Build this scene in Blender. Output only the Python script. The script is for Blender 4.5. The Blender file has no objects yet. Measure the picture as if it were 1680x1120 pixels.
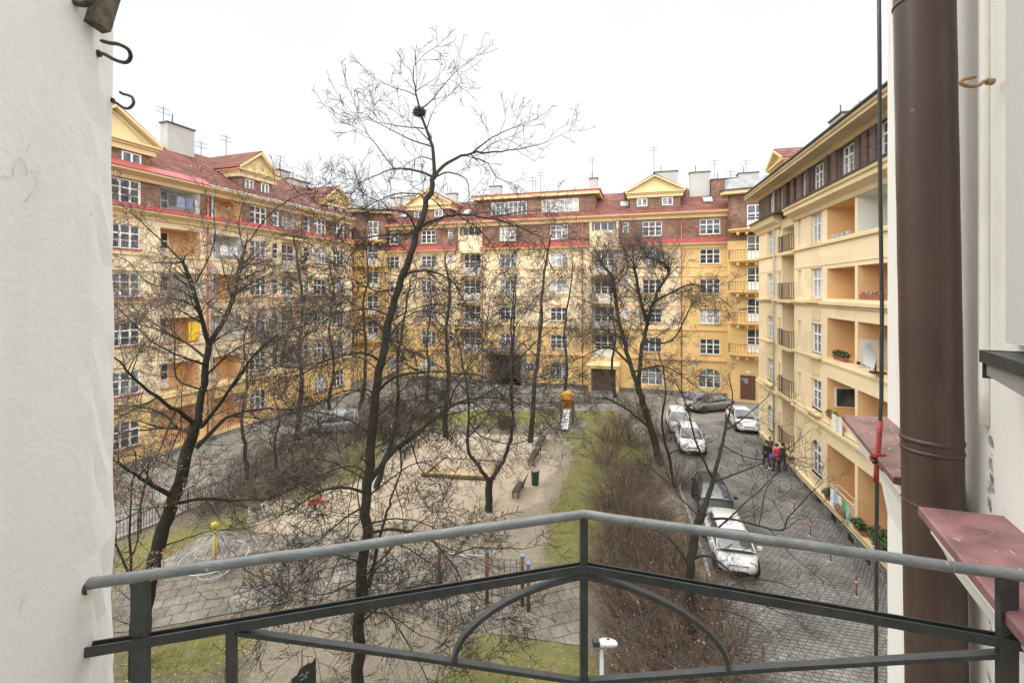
import bpy, bmesh, math, random
from mathutils import Vector, Matrix, Quaternion
R = math.radians
random.seed(7)
sc = bpy.context.scene
col = sc.collection
H = 11.15            # eye height above the far pavement
F = 750.0            # focal length in photo pixels (1680 wide)
CX, HY = 840.0, 477.0

# ------------------------------------------------------------------ helpers
def ground_z(y):
    if y >= 33: return 0.0
    if y >= 17: return -1.15*(33-y)/16
    if y >= 9: return -1.15-0.5*(17-y)/8
    return -1.65
def G(px, py):
    z = 0.0
    for _ in range(30):
        y = F*(H-z)/(py-HY); z = 0.5*z+0.5*ground_z(y)
    y = F*(H-z)/(py-HY)
    return Vector(((px-CX)/F*y, y, ground_z(y)))
def A(px, py, y):
    return Vector(((px-CX)/F*y, y, H-(py-HY)*y/F))

def tag(o, label=None, cat=None, group=None, kind=None):
    if label: o['label'] = label
    if cat: o['category'] = cat
    if group: o['group'] = group
    if kind: o['kind'] = kind
    return o
def empty(name, loc=(0,0,0), rz=0, **k):
    o = bpy.data.objects.new(name, None); col.objects.link(o)
    o.location = loc; o.rotation_euler = (0,0,rz); o.empty_display_size = .2
    return tag(o, **k)
def copy_tree(o, parent=None):
    c = o.copy(); col.objects.link(c); c.parent = parent
    for ch in list(o.children): copy_tree(ch, c)
    return c

class MB:
    def __init__(s): s.v=[]; s.f=[]; s.m=[]; s.s=[]
    def face(s, pts, m=0, sm=False):
        n=len(s.v); s.v += [tuple(p) for p in pts]; s.f.append(tuple(range(n,n+len(pts)))); s.m.append(m); s.s.append(sm)
        return s
    def box(s, x0,x1,y0,y1,z0,z1,m=0):
        n=len(s.v)
        s.v += [(x0,y0,z0),(x1,y0,z0),(x1,y1,z0),(x0,y1,z0),(x0,y0,z1),(x1,y0,z1),(x1,y1,z1),(x0,y1,z1)]
        for q in ((0,3,2,1),(4,5,6,7),(0,1,5,4),(1,2,6,5),(2,3,7,6),(3,0,4,7)):
            s.f.append(tuple(n+i for i in q)); s.m.append(m); s.s.append(False)
        return s
    def loft(s, rings, m=0, sm=True, cap=True, closed=True, mf=None):
        n=len(s.v); k=len(rings[0])
        for r in rings: s.v += [tuple(p) for p in r]
        for i in range(len(rings)-1):
            for j in range(k if closed else k-1):
                a=n+i*k+j; b=n+i*k+(j+1)%k
                s.f.append((a,b,b+k,a+k)); s.m.append(mf(i,j) if mf else m); s.s.append(sm)
        if cap and closed:
            s.f.append(tuple(n+j for j in reversed(range(k)))); s.m.append(m); s.s.append(False)
            s.f.append(tuple(n+(len(rings)-1)*k+j for j in range(k))); s.m.append(m); s.s.append(False)
        return s
    def tube(s, pts, rad, sides=6, m=0, cap=True, sm=True):
        pts=[Vector(p) for p in pts]
        if not hasattr(rad,'__len__'): rad=[rad]*len(pts)
        ref=None; rings=[]
        for i,p in enumerate(pts):
            t=(pts[min(i+1,len(pts)-1)]-pts[max(i-1,0)])
            if t.length<1e-9: t=Vector((0,0,1))
            t.normalize()
            if ref is None:
                ref = t.cross(Vector((0,0,1)) if abs(t.z)<.9 else Vector((1,0,0))); ref.normalize()
            a = ref - t*ref.dot(t)
            if a.length<1e-6: a=t.orthogonal()
            a.normalize(); ref=a; b=t.cross(a)
            rings.append([p+(a*math.cos(q)+b*math.sin(q))*rad[i] for q in [2*math.pi*j/sides for j in range(sides)]])
        return s.loft(rings, m, sm, cap)
    def bar(s, p0, p1, w, h, m=0):
        p0=Vector(p0); p1=Vector(p1); t=(p1-p0).normalized()
        a=t.cross(Vector((0,0,1)));
        if a.length<1e-4: a=Vector((1,0,0))
        a.normalize(); b=a.cross(t)
        c=[a*sx*w/2+b*sy*h/2 for sx,sy in ((-1,-1),(1,-1),(1,1),(-1,1))]
        return s.loft([[p0+q for q in c],[p1+q for q in c]], m, False)
    def lathe(s, prof, c=(0,0,0), n=16, m=0, axis='z', sm=True):
        rings=[]
        for r,z in prof:
            ring=[]
            for j in range(n):
                q=2*math.pi*j/n; u,v=r*math.cos(q),r*math.sin(q)
                p={'z':(u,v,z),'y':(u,z,v),'x':(z,u,v)}[axis]
                ring.append((c[0]+p[0],c[1]+p[1],c[2]+p[2]))
            rings.append(ring)
        return s.loft(rings, m, sm)
    def xprism(s, prof, x0, x1, m=0):   # profile in (y,z)
        return s.loft([[(x0,y,z) for y,z in prof],[(x1,y,z) for y,z in prof]], m, False)
    def yprism(s, prof, y0, y1, m=0):   # profile in (x,z)
        return s.loft([[(x,y0,z) for x,z in prof],[(x,y1,z) for x,z in prof]], m, False)
    def zprism(s, prof, z0, z1, m=0):
        return s.loft([[(x,y,z0) for x,y in prof],[(x,y,z1) for x,y in prof]], m, False)
    def mesh(s, name, mats):
        me=bpy.data.meshes.new(name); me.from_pydata(s.v,[],s.f)
        for mt in (mats if isinstance(mats,(list,tuple)) else [mats]): me.materials.append(mt)
        me.polygons.foreach_set('material_index', s.m); me.polygons.foreach_set('use_smooth', s.s)
        me.update(); return me
    def build(s, name, mats, parent=None, loc=None, fix=True, **k):
        me=s.mesh(name,mats)
        if fix and len(s.f)<30000:
            bm=bmesh.new(); bm.from_mesh(me); bmesh.ops.recalc_face_normals(bm, faces=bm.faces); bm.to_mesh(me); bm.free()
        return put(name, me, parent, loc, **k)
def put(name, me, parent=None, loc=None, rz=None, **k):
    o=bpy.data.objects.new(name, me); col.objects.link(o); o.parent=parent
    if loc is not None: o.location=loc
    if rz is not None: o.rotation_euler=(0,0,rz)
    return tag(o, **k)

# ------------------------------------------------------------------ materials
def new_mat(name):
    m=bpy.data.materials.new(name); m.use_nodes=True; nt=m.node_tree
    return m, nt, nt.nodes['Principled BSDF']
def N(nt,t,**k):
    n=nt.nodes.new(t)
    for a,b in k.items():
        if a in n.inputs: n.inputs[a].default_value=b
        else: setattr(n,a,b)
    return n
def c4(c): return (c[0],c[1],c[2],1)
def mixc(nt, fac, a, b, mode='MIX'):
    n=nt.nodes.new('ShaderNodeMix'); n.data_type='RGBA'; n.blend_type=mode
    for sock,v in ((n.inputs[0],fac),(n.inputs[6],a),(n.inputs[7],b)):
        if hasattr(v,'is_linked'): nt.links.new(v,sock)
        elif isinstance(v,(int,float)): sock.default_value=v
        else: sock.default_value=c4(v)
    return n.outputs[2]
def ramp(nt, src, p0, p1, c0=(0,0,0), c1=(1,1,1)):
    n=nt.nodes.new('ShaderNodeValToRGB'); n.color_ramp.elements[0].position=p0; n.color_ramp.elements[1].position=p1
    n.color_ramp.elements[0].color=c4(c0); n.color_ramp.elements[1].color=c4(c1)
    nt.links.new(src,n.inputs[0]); return n.outputs[0]
def coords(nt, kind, scale=(1,1,1), rot=(0,0,0)):
    if kind=='world':
        g=nt.nodes.new('ShaderNodeNewGeometry'); src=g.outputs['Position']
    else:
        g=nt.nodes.new('ShaderNodeTexCoord'); src=g.outputs['Object']
    mp=nt.nodes.new('ShaderNodeMapping'); mp.inputs['Scale'].default_value=scale; mp.inputs['Rotation'].default_value=rot
    nt.links.new(src,mp.inputs[0]); return mp.outputs[0]
def noise(nt, vec, scale, detail=4, rough=.55, out=0):
    n=nt.nodes.new('ShaderNodeTexNoise'); n.inputs['Scale'].default_value=scale; n.inputs['Detail'].default_value=detail
    n.inputs['Roughness'].default_value=rough; nt.links.new(vec,n.inputs['Vector']); return n.outputs[out]
def bump(nt, bsdf, h, strength=.3, dist=.02):
    b=nt.nodes.new('ShaderNodeBump'); b.inputs['Strength'].default_value=strength; b.inputs['Distance'].default_value=dist
    nt.links.new(h,b.inputs['Height']); nt.links.new(b.outputs[0],bsdf.inputs['Normal'])
def plain(name, c, rough=.6, var=.15, scale=6, metal=0, spec=.5, bmp=.0, kind='world'):
    m,nt,b=new_mat(name)
    v=coords(nt,kind); n=noise(nt,v,scale)
    f=ramp(nt,n,.35,.7)
    nt.links.new(mixc(nt,f,tuple(x*(1-var) for x in c),tuple(min(1,x*(1+var)) for x in c)), b.inputs['Base Color'])
    b.inputs['Roughness'].default_value=rough; b.inputs['Metallic'].default_value=metal; b.inputs['Specular IOR Level'].default_value=spec
    if bmp: bump(nt,b,noise(nt,v,scale*6),bmp)
    return m
def chipped(m, c, scale=40, lo=.66, hi=.69):
    nt=m.node_tree; b=nt.nodes['Principled BSDF']; old=b.inputs['Base Color'].links[0].from_socket
    f=ramp(nt,noise(nt,coords(nt,'world'),scale,6,.75),lo,hi); nt.links.new(mixc(nt,f,old,c),b.inputs['Base Color'])
    nt.links.new(ramp(nt,f,0,1,(b.inputs['Roughness'].default_value,)*3,(.85,)*3),b.inputs['Roughness'])
def stucco(name, c, streak=.12, dirt=(.28,.22,.15), amount=.25):
    m,nt,b=new_mat(name)
    v=coords(nt,'world'); vs=coords(nt,'world',(1.6,1.6,.12))
    n1=ramp(nt,noise(nt,v,.5,5),.3,.75); n2=ramp(nt,noise(nt,vs,1.3,5),.55,.85); n3=ramp(nt,noise(nt,v,7,4),.3,.8)
    base=mixc(nt,n1,tuple(x*.9 for x in c),c)
    base=mixc(nt,n3,tuple(x*.93 for x in c),base)
    vp=nt.nodes.new('ShaderNodeTexVoronoi'); vp.inputs['Scale'].default_value=.42; nt.links.new(coords(nt,'world',(1,1,1.4)),vp.inputs['Vector']); sv=nt.nodes.new('ShaderNodeSeparateColor'); nt.links.new(vp.outputs['Color'],sv.inputs[0])
    base=mixc(nt,1.0,base,ramp(nt,sv.outputs[0],0,1,(.90,.90,.89),(1.04,1.03,1.0)),'MULTIPLY')
    n4=ramp(nt,noise(nt,coords(nt,'world',(1,1,.35)),1.1,7,.7),.60,.68); base=mixc(nt,.5,base,mixc(nt,n4,base,tuple(x*.78 for x in c)))
    mul=nt.nodes.new('ShaderNodeMath'); mul.operation='MULTIPLY'; mul.inputs[1].default_value=amount; nt.links.new(n2,mul.inputs[0])
    nt.links.new(mixc(nt,mul.outputs[0],base,dirt), b.inputs['Base Color'])
    b.inputs['Roughness'].default_value=.92; b.inputs['Specular IOR Level'].default_value=.2
    bump(nt,b,noise(nt,v,30,3),.25,.01)
    return m
def brick(name, c1, c2, mortar, sx, sy, bw=.5, rh=.25, ms=.02, kind='object', swap=True, rot=0, var=.5, bstr=.4, rough=.9, bdist=.02):
    m,nt,b=new_mat(name)
    g=nt.nodes.new('ShaderNodeTexCoord' if kind=='object' else 'ShaderNodeNewGeometry')
    src=g.outputs['Object'] if kind=='object' else g.outputs['Position']
    if swap:
        sp=nt.nodes.new('ShaderNodeSeparateXYZ'); cb=nt.nodes.new('ShaderNodeCombineXYZ'); nt.links.new(src,sp.inputs[0])
        ad=nt.nodes.new('ShaderNodeMath'); nt.links.new(sp.outputs[0],ad.inputs[0]); nt.links.new(sp.outputs[1],ad.inputs[1])
        nt.links.new(ad.outputs[0],cb.inputs[0]); nt.links.new(sp.outputs[2],cb.inputs[1]); src=cb.outputs[0]
    mp=nt.nodes.new('ShaderNodeMapping'); mp.inputs['Rotation'].default_value=(0,0,rot); nt.links.new(src,mp.inputs[0])
    # wobble so joints are not ruler straight
    nz=noise(nt,mp.outputs[0],1.7,3,out=1)
    vm=nt.nodes.new('ShaderNodeVectorMath'); vm.operation='SCALE'; vm.inputs['Scale'].default_value=.16*max(sx,.1); nt.links.new(nz,vm.inputs[0])
    va=nt.nodes.new('ShaderNodeVectorMath'); nt.links.new(mp.outputs[0],va.inputs[0]); nt.links.new(vm.outputs[0],va.inputs[1])
    t=nt.nodes.new('ShaderNodeTexBrick'); t.inputs['Scale'].default_value=1; t.inputs['Brick Width'].default_value=sx; t.inputs['Row Height'].default_value=sy
    t.inputs['Mortar Size'].default_value=ms; t.inputs['Mortar Smooth'].default_value=.3; t.inputs['Bias'].default_value=0
    t.inputs['Color1'].default_value=c4(c1); t.inputs['Color2'].default_value=c4(c2); t.inputs['Mortar'].default_value=c4(mortar)
    nt.links.new(va.outputs[0],t.inputs['Vector'])
    w=coords(nt,'world'); n1=ramp(nt,noise(nt,w,.7,5),.3,.7,(1-var,)*3,(1,1,1))
    n2=ramp(nt,noise(nt,w,3.2,7,.8),.32,.68,(.58,)*3,(1.05,)*3)
    c=mixc(nt,1.0,t.outputs['Color'],n1,'MULTIPLY'); c=mixc(nt,1.0,c,n2,'MULTIPLY')
    nt.links.new(c,b.inputs['Base Color']); b.inputs['Roughness'].default_value=rough; b.inputs['Specular IOR Level'].default_value=.3
    iv=nt.nodes.new('ShaderNodeMath'); iv.operation='SUBTRACT'; iv.inputs[0].default_value=1; nt.links.new(t.outputs['Fac'],iv.inputs[1])
    bump(nt,b,iv.outputs[0],bstr,bdist)
    return m
def ground_mat(name, a, bcol, ccol, s1=.35, lo=.42, hi=.58, s2=6):
    m,nt,b=new_mat(name); v=coords(nt,'world')
    f1=ramp(nt,noise(nt,v,s1,8,.65),lo,hi); f2=ramp(nt,noise(nt,v,s2,6,.7),.35,.7); f3=ramp(nt,noise(nt,v,30,3,.6),.35,.65,(.55,)*3,(1.0,)*3)
    c=mixc(nt,f1,a,bcol); c=mixc(nt,f2,c,ccol); 
    c2=mixc(nt,.5,mixc(nt,f1,a,bcol),c); c2=mixc(nt,1.0,c2,f3,'MULTIPLY')
    nt.links.new(c2,b.inputs['Base Color']); b.inputs['Roughness'].default_value=.95; b.inputs['Specular IOR Level'].default_value=.15
    bump(nt,b,noise(nt,v,14,6,.7),.8,.05)
    return m
def glass(name, c, rough=.06, spec=.5, var=.5):
    m,nt,b=new_mat(name); v=coords(nt,'world')
    f=ramp(nt,noise(nt,v,1.1,2),.4,.6)
    nt.links.new(mixc(nt,f,tuple(x*(1-var) for x in c),tuple(x*(1+var) for x in c)),b.inputs['Base Color'])
    b.inputs['Roughness'].default_value=rough; b.inputs['Specular IOR Level'].default_value=spec
    return m

M={}
M['cream']=stucco('cream_stucco',(.83,.68,.46))
M['cream_l']=stucco('pale_cream_stucco',(.80,.65,.44))
M['amber']=stucco('amber_stucco',(.78,.55,.25),amount=.3)
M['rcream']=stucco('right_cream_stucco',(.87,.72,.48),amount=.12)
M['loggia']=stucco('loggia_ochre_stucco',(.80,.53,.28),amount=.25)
M['trim']=stucco('trim_stucco',(.78,.62,.36),amount=.2)
M['rtrim']=stucco('right_trim_stucco',(.78,.64,.40),amount=.3)
M['white_st']=stucco('white_plaster',(.74,.73,.68),amount=.15)
M['white_r']=stucco('white_wall_paint',(.80,.77,.69),dirt=(.45,.42,.22),amount=.35)
M['chim']=stucco('chimney_render',(.47,.47,.45),dirt=(.3,.3,.28),amount=.4)
M['brick']=brick('red_brick',(.25,.12,.085),(.44,.24,.17),(.30,.23,.18),.30,.10,ms=.014,var=.45,bdist=.006)
M['dbrick']=brick('dark_brick',(.13,.085,.07),(.24,.16,.13),(.24,.20,.17),.26,.085,ms=.012,var=.35,bdist=.006)
M['tile']=brick('roof_tiles',(.42,.17,.13),(.27,.11,.085),(.10,.045,.035),.30,.34,ms=.045,var=.45,bdist=.03)
M['redmetal']=plain('red_sheet_metal',(.36,.075,.07),.5,.2,2)
M['greymetal']=plain('grey_sheet_metal',(.42,.44,.45),.5,.2,2)
M['redpipe']=plain('red_downpipe_paint',(.42,.12,.08),.5,.2,2)
M['wframe']=plain('white_window_paint',(.80,.80,.79),.5,.05,3)
M['gl0']=glass('dark_glass',(.06,.067,.075)); M['gl1']=glass('mid_glass',(.16,.17,.18),.1); M['gl2']=glass('curtained_glass',(.38,.38,.37),.3,.5,.35)
M['stone']=brick('plinth_stone',(.17,.16,.14),(.28,.26,.22),(.09,.085,.08),.45,.28,ms=.04,var=.5,bstr=.8)
M['plastic0']=plain('cellar_dark',(.02,.02,.02),.8,.2,5)
def rubble(name):
    m,nt,b=new_mat(name); v=coords(nt,'world',(2.6,2.6,3.4)); vo=nt.nodes.new('ShaderNodeTexVoronoi'); vo.feature='DISTANCE_TO_EDGE'; vo.inputs['Scale'].default_value=1; nt.links.new(v,vo.inputs['Vector'])
    vc=nt.nodes.new('ShaderNodeTexVoronoi'); vc.inputs['Scale'].default_value=1; nt.links.new(v,vc.inputs['Vector'])
    c=mixc(nt,ramp(nt,vc.outputs['Color'],.2,.8),(.17,.16,.14),(.33,.31,.27)); c=mixc(nt,ramp(nt,vo.outputs[0],.0,.07),(.10,.095,.085),c); c=mixc(nt,1.0,c,ramp(nt,noise(nt,v,4,5),.3,.7,(.65,)*3),'MULTIPLY')
    nt.links.new(c,b.inputs['Base Color']); b.inputs['Roughness'].default_value=.9; bump(nt,b,ramp(nt,vo.outputs[0],0,.12),.9,.04); return m
M['stone']=rubble('rubble_plinth_stone')
M['iron']=plain('black_iron',(.035,.04,.038),.5,.3,8)
M['door']=plain('brown_door_wood',(.11,.055,.035),.5,.3,8)
M['dark']=plain('dark_opening',(.10,.065,.045),.8,.3,3)
M['cobble']=brick('street_cobbles',(.30,.30,.295),(.38,.375,.36),(.17,.165,.15),.25,.16,ms=.022,kind='world',swap=False,rot=R(12),var=.55,bstr=.8,bdist=.03)
M['cobble2']=brick('back_street_cobbles',(.34,.32,.29),(.42,.395,.36),(.24,.225,.20),.25,.16,ms=.02,kind='world',swap=False,rot=R(12),var=.4,bstr=.7,bdist=.03)
M['slab']=brick('paving_slabs',(.29,.26,.225),(.37,.335,.29),(.17,.145,.115),.62,.52,ms=.022,kind='world',swap=False,rot=R(-17),var=.6,bstr=.7,bdist=.03)
M['side']=brick('pavement_setts',(.26,.255,.245),(.36,.355,.34),(.07,.065,.06),.16,.12,ms=.02,kind='world',swap=False,rot=R(10),var=.35,bstr=.6,bdist=.02)
M['ground']=ground_mat('park_earth',(.105,.085,.06),(.19,.165,.125),(.24,.21,.16))
M['lawn']=ground_mat('lawn',(.20,.225,.045),(.13,.135,.05),(.30,.28,.10),.5,.4,.65,9)
M['lawn2']=ground_mat('worn_lawn',(.14,.125,.075),(.20,.21,.055),(.26,.23,.13),.6,.45,.62,7)
M['path']=ground_mat('beaten_path',(.27,.235,.185),(.36,.315,.25),(.19,.165,.125),.5,.35,.65,5)
M['sandy']=ground_mat('sandy_ground',(.50,.40,.285),(.62,.50,.37),(.42,.34,.24),.5,.3,.7,8)
M['sand']=ground_mat('play_sand',(.60,.45,.27),(.68,.52,.33),(.48,.37,.23),1.5,.3,.7,10)
M['bark']=ground_mat('bark',(.055,.048,.038),(.035,.030,.025),(.085,.085,.06),2.0,.35,.65,16)
M['bark_g']=ground_mat('mossy_bark',(.075,.068,.052),(.05,.045,.036),(.11,.12,.055),1.2,.35,.65,10)
M['twig']=plain('twig_bark',(.095,.078,.066),.9,.3,3)
M['redtwig']=plain('reddish_twigs',(.15,.11,.085),.9,.35,2)
M['browntwig']=plain('brown_twigs',(.14,.11,.09),.9,.35,2)
M['leaf']=plain('dry_leaves',(.42,.28,.20),.85,.4,9)
M['litter']=plain('fallen_leaves',(.42,.32,.18),.9,.5,5)
M['wood']=plain('bench_wood',(.07,.05,.038),.7,.4,9)
M['beam']=plain('sandbox_timber',(.16,.11,.05),.8,.3,5)
M['concrete']=plain('concrete',(.30,.28,.25),.9,.2,5,bmp=.2)

# ------------------------------------------------------------------ sky, light, camera
w=bpy.data.worlds.new("World"); sc.world=w; w.use_nodes=True; nt=w.node_tree
SUN_EL, SUN_AZ = R(66), R(190)
sky=nt.nodes.new('ShaderNodeTexSky'); sky.sky_type='NISHITA'; sky.sun_disc=False; sky.sun_elevation=SUN_EL; sky.sun_rotation=SUN_AZ
sky.air_density=1.0; sky.dust_density=6.0; sky.ozone_density=1.0; sky.altitude=200
hs=nt.nodes.new('ShaderNodeHueSaturation'); hs.inputs['Saturation'].default_value=.12
nt.links.new(sky.outputs[0],hs.inputs['Color']); bg=nt.nodes['Background']; 
tc=nt.nodes.new('ShaderNodeTexCoord'); cn=nt.nodes.new('ShaderNodeTexNoise'); cn.inputs['Scale'].default_value=1.6; cn.inputs['Detail'].default_value=5; nt.links.new(tc.outputs['Generated'],cn.inputs['Vector'])
cl_=ramp(nt,cn.outputs[0],.3,.75,(2.02,2.08,2.17),(2.20,2.22,2.25)); nt.links.new(mixc(nt,.85,hs.outputs[0],cl_),bg.inputs['Color']); bg.inputs['Strength'].default_value=.091
sl=bpy.data.lights.new('sun','SUN'); sl.energy=1.3; sl.angle=R(140); sl.color=(1,.97,.92)
so=bpy.data.objects.new('sun',sl); col.objects.link(so)
# azimuth measured clockwise from +Y: sun lamp widened into an unseen dome of skylight-like fill
dv=Vector((math.sin(SUN_AZ)*math.cos(SUN_EL), math.cos(SUN_AZ)*math.cos(SUN_EL), math.sin(SUN_EL)))
so.rotation_euler=(-dv).to_track_quat('-Z','Y').to_euler()
cam=bpy.data.cameras.new('camera'); co=bpy.data.objects.new('camera',cam); col.objects.link(co); sc.camera=co
co.location=(0,0,H); co.rotation_euler=(R(90),0,0); cam.lens=36*F/1680; cam.sensor_width=36; cam.shift_y=-(560-HY)/1680
cam.clip_start=.05; cam.clip_end=2000
sc.view_settings.view_transform='Standard'; sc.view_settings.look='None'; sc.view_settings.exposure=2.3; sc.view_settings.gamma=1

# ------------------------------------------------------------------ ground
def sheet(name, poly, off, mat, **k):
    bm=bmesh.new(); vs=[bm.verts.new((p[0],p[1],0)) for p in poly]; bm.faces.new(vs)
    for y in (9,11,13,15,17,33):
        g=bm.verts[:]+bm.edges[:]+bm.faces[:]
        bmesh.ops.bisect_plane(bm, geom=g, plane_co=(0,y,0), plane_no=(0,1,0))
    for v in bm.verts: v.co.z=ground_z(v.co.y)+off
    bmesh.ops.recalc_face_normals(bm, faces=bm.faces)
    for f in bm.faces:
        if f.normal.z<0: f.normal_flip()
    me=bpy.data.meshes.new(name); bm.to_mesh(me); bm.free(); me.materials.append(mat)
    return put(name, me, kind=k.pop('kind','structure'), **k)
def gp(*pp): return [G(*p) for p in pp]
def wob(poly, amp=.25, step=1.0, seed=1):
    rnd=random.Random(seed); out=[]
    for i in range(len(poly)):
        a=poly[i]; b=poly[(i+1)%len(poly)]; n=max(1,int((b-a).length/step))
        for j in range(n):
            p=a.lerp(b,j/n); out.append(Vector((p.x+rnd.uniform(-amp,amp),p.y+rnd.uniform(-amp,amp),0)))
    return out
sheet('ground', [(-400,-200),(400,-200),(400,600),(-400,600)], -.06, M['ground'])
# streets around the park
sheet('street', [(-45,4),(30,4),(30,62),(-45,62)], 0, M['cobble2'])
park=[G(1215,1119),G(1150,900),G(1104,770),G(1078,694),G(1010,661),G(620,662),G(545,702),G(372,810),G(235,868),G(184,888),Vector((-19,15,0)),Vector((-15,6,0)),Vector((5.6,6,0))]
sheet('road', [G(1213,1119),G(1150,898),G(1103,768),G(1078,692),G(1290,692),G(1500,1040),Vector((17.3,9,0)),Vector((9,6,0)),Vector((5.6,6,0))], .004, M['cobble'])
# kerb
kb=MB(); kp=park[:10]
for i in range(len(kp)-1):
    n=max(1,int((kp[i+1]-kp[i]).length/2))
    for j in range(n):
        a=kp[i].lerp(kp[i+1],j/n); b=kp[i].lerp(kp[i+1],(j+1)/n)
        a=Vector((a.x,a.y,ground_z(a.y)-.0)); b=Vector((b.x,b.y,ground_z(b.y)-.0)); kb.bar(a,b,.14,.2)
kb.build('kerb', M['concrete'], kind='structure')
def inside(p,poly):
    c=False; n=len(poly); j=n-1
    for i in range(n):
        a,b=poly[i],poly[j]
        if (a.y>p[1])!=(b.y>p[1]) and p[0]<(b.x-a.x)*(p[1]-a.y)/(b.y-a.y)+a.x: c=not c
        j=i
    return c
def sdist(p,poly):
    d=1e9; n=len(poly); q=Vector((p[0],p[1]))
    for i in range(n):
        a=poly[i].to_2d(); b=poly[(i+1)%n].to_2d(); ab=b-a; t=max(0,min(1,(q-a).dot(ab)/max(1e-9,ab.length_squared))); d=min(d,(q-a-ab*t).length)
    return d if inside(p,poly) else -d
from mathutils import noise as mn
LAWNS=[gp((1035,672),(1055,700),(1060,760),(1050,850),(1010,900),(975,960),(900,940),(895,860),(925,790),(945,725),(880,700),(800,690),(700,700),(690,670)),
 gp((1000,664),(1020,720),(1010,800),(965,800),(945,770),(950,725),(890,695),(650,700),(620,760),(560,800),(560,760),(600,700),(660,664)),
 gp((186,1050),(370,1030),(430,1060),(330,1119),(186,1119)), gp((790,1040),(960,1055),(1010,1119),(720,1119)),
 gp((186,900),(260,875),(330,860),(400,840),(520,800),(570,812),(400,872),(330,885),(240,960),(186,975)), gp((780,1100),(1000,1100),(1100,1400),(300,1400))]
SANDS=[gp((690,712),(895,715),(905,760),(880,835),(760,858),(560,858),(470,878),(400,866),(430,820),(520,812),(600,790),(645,745))]
PATHS=[gp((760,840),(900,700),(960,702),(945,760),(905,860),(890,960),(700,960),(420,900),(400,850),(560,820)), gp((480,1000),(700,1010),(780,1050),(740,1119),(420,1119),(380,1060)), gp((1075,692),(1100,768),(1140,880),(1195,1040),(1215,1118),(1180,1118),(1130,960),(1092,850),(1062,740),(1055,692)), gp((640,960),(957,930),(957,990),(640,1010))]
def sm(x,a,b): t=max(0,min(1,(x-a)/(b-a))); return t*t*(3-2*t)
def park_mesh():
    st=.3; xs=[-24+st*i for i in range(int(34/st))]; ys=[5+st*i for i in range(int(38/st))]
    idx={}; V=[];Fc=[];C=[]
    ins={}
    for i,x in enumerate(xs):
        for j,y in enumerate(ys): ins[i,j]=sdist((x,y),park)
    for i in range(len(xs)-1):
        for j in range(len(ys)-1):
            if max(ins[i,j],ins[i+1,j],ins[i,j+1],ins[i+1,j+1])<-.0 : continue
            q=[]
            for a,b in ((i,j),(i+1,j),(i+1,j+1),(i,j+1)):
                if (a,b) not in idx:
                    idx[a,b]=len(V); x,y=xs[a],ys[b]; d=ins[a,b]
                    if d<0:   # pull onto the kerb line
                        best=None
                        for k in range(len(park)):
                            A_=park[k].to_2d(); B_=park[(k+1)%len(park)].to_2d(); ab=B_-A_; t=max(0,min(1,(Vector((x,y))-A_).dot(ab)/ab.length_squared)); p=A_+ab*t
                            if best is None or (p-Vector((x,y))).length<(best-Vector((x,y))).length: best=p
                        x,y=best
                    nz=mn.noise((x*.6,y*.6,3))*.5+mn.noise((x*2,y*2,5))*.25
                    bumpz=.05*mn.noise((x*.5,y*.5,0))
                    V.append((x,y,ground_z(y)+.015+(bumpz+.03 if d>.3 else 0)))
                    f=lambda ps,w: max([sm(sdist((x,y),p)+nz*1.2,-w,w) for p in ps])
                    C.append((f(LAWNS,.8),f(SANDS,.5),f(PATHS,.6),1))
                q.append(idx[a,b])
            Fc.append(q)
    me=bpy.data.meshes.new('park_ground'); me.from_pydata(V,[],Fc); at=me.color_attributes.new('cover','FLOAT_COLOR','POINT')
    at.data.foreach_set('color',[c for q in C for c in q])
    for p in me.polygons: p.use_smooth=True
    m,nt,b=new_mat('park_cover'); v=coords(nt,'world')
    ca=nt.nodes.new('ShaderNodeVertexColor'); ca.layer_name='cover'; sp=nt.nodes.new('ShaderNodeSeparateColor'); nt.links.new(ca.outputs[0],sp.inputs[0])
    n1=noise(nt,v,1.2,8,.7); n2=noise(nt,v,7,6,.7); n3=noise(nt,v,28,4,.7)
    def msk(ch,gain):   # cover weight broken up by noise
        ad=nt.nodes.new('ShaderNodeMath'); ad.operation='MULTIPLY_ADD'; nt.links.new(ch,ad.inputs[0]); ad.inputs[1].default_value=1.0
        sb=nt.nodes.new('ShaderNodeMath'); sb.operation='MULTIPLY_ADD'; nt.links.new(n2,sb.inputs[0]); sb.inputs[1].default_value=gain; sb.inputs[2].default_value=-gain/2
        nt.links.new(sb.outputs[0],ad.inputs[2]); return ramp(nt,ad.outputs[0],.4,.68)
    earth=mixc(nt,ramp(nt,n1,.35,.65),(.12,.10,.07),(.22,.19,.145)); earth=mixc(nt,ramp(nt,n2,.45,.7),earth,(.29,.25,.19))
    sub=nt.nodes.new('ShaderNodeMath'); sub.operation='SUBTRACT'; sub.inputs[0].default_value=1; 
    path=mixc(nt,ramp(nt,n1,.3,.7),(.27,.235,.18),(.38,.335,.27)); sand=mixc(nt,ramp(nt,n1,.3,.7),(.42,.35,.265),(.56,.47,.36))
    grass=mixc(nt,ramp(nt,n1,.35,.65),(.16,.155,.06),(.25,.245,.08)); grass=mixc(nt,ramp(nt,n2,.5,.75),grass,(.25,.21,.14))
    c=mixc(nt,msk(sp.outputs[2],1.3),earth,path); c=mixc(nt,msk(sp.outputs[0],3.0),c,grass); c=mixc(nt,msk(sp.outputs[1],1.3),c,sand); c=mixc(nt,ramp(nt,noise(nt,v,.8,7,.7),.60,.72),c,mixc(nt,.55,c,(.10,.085,.06)))
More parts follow.
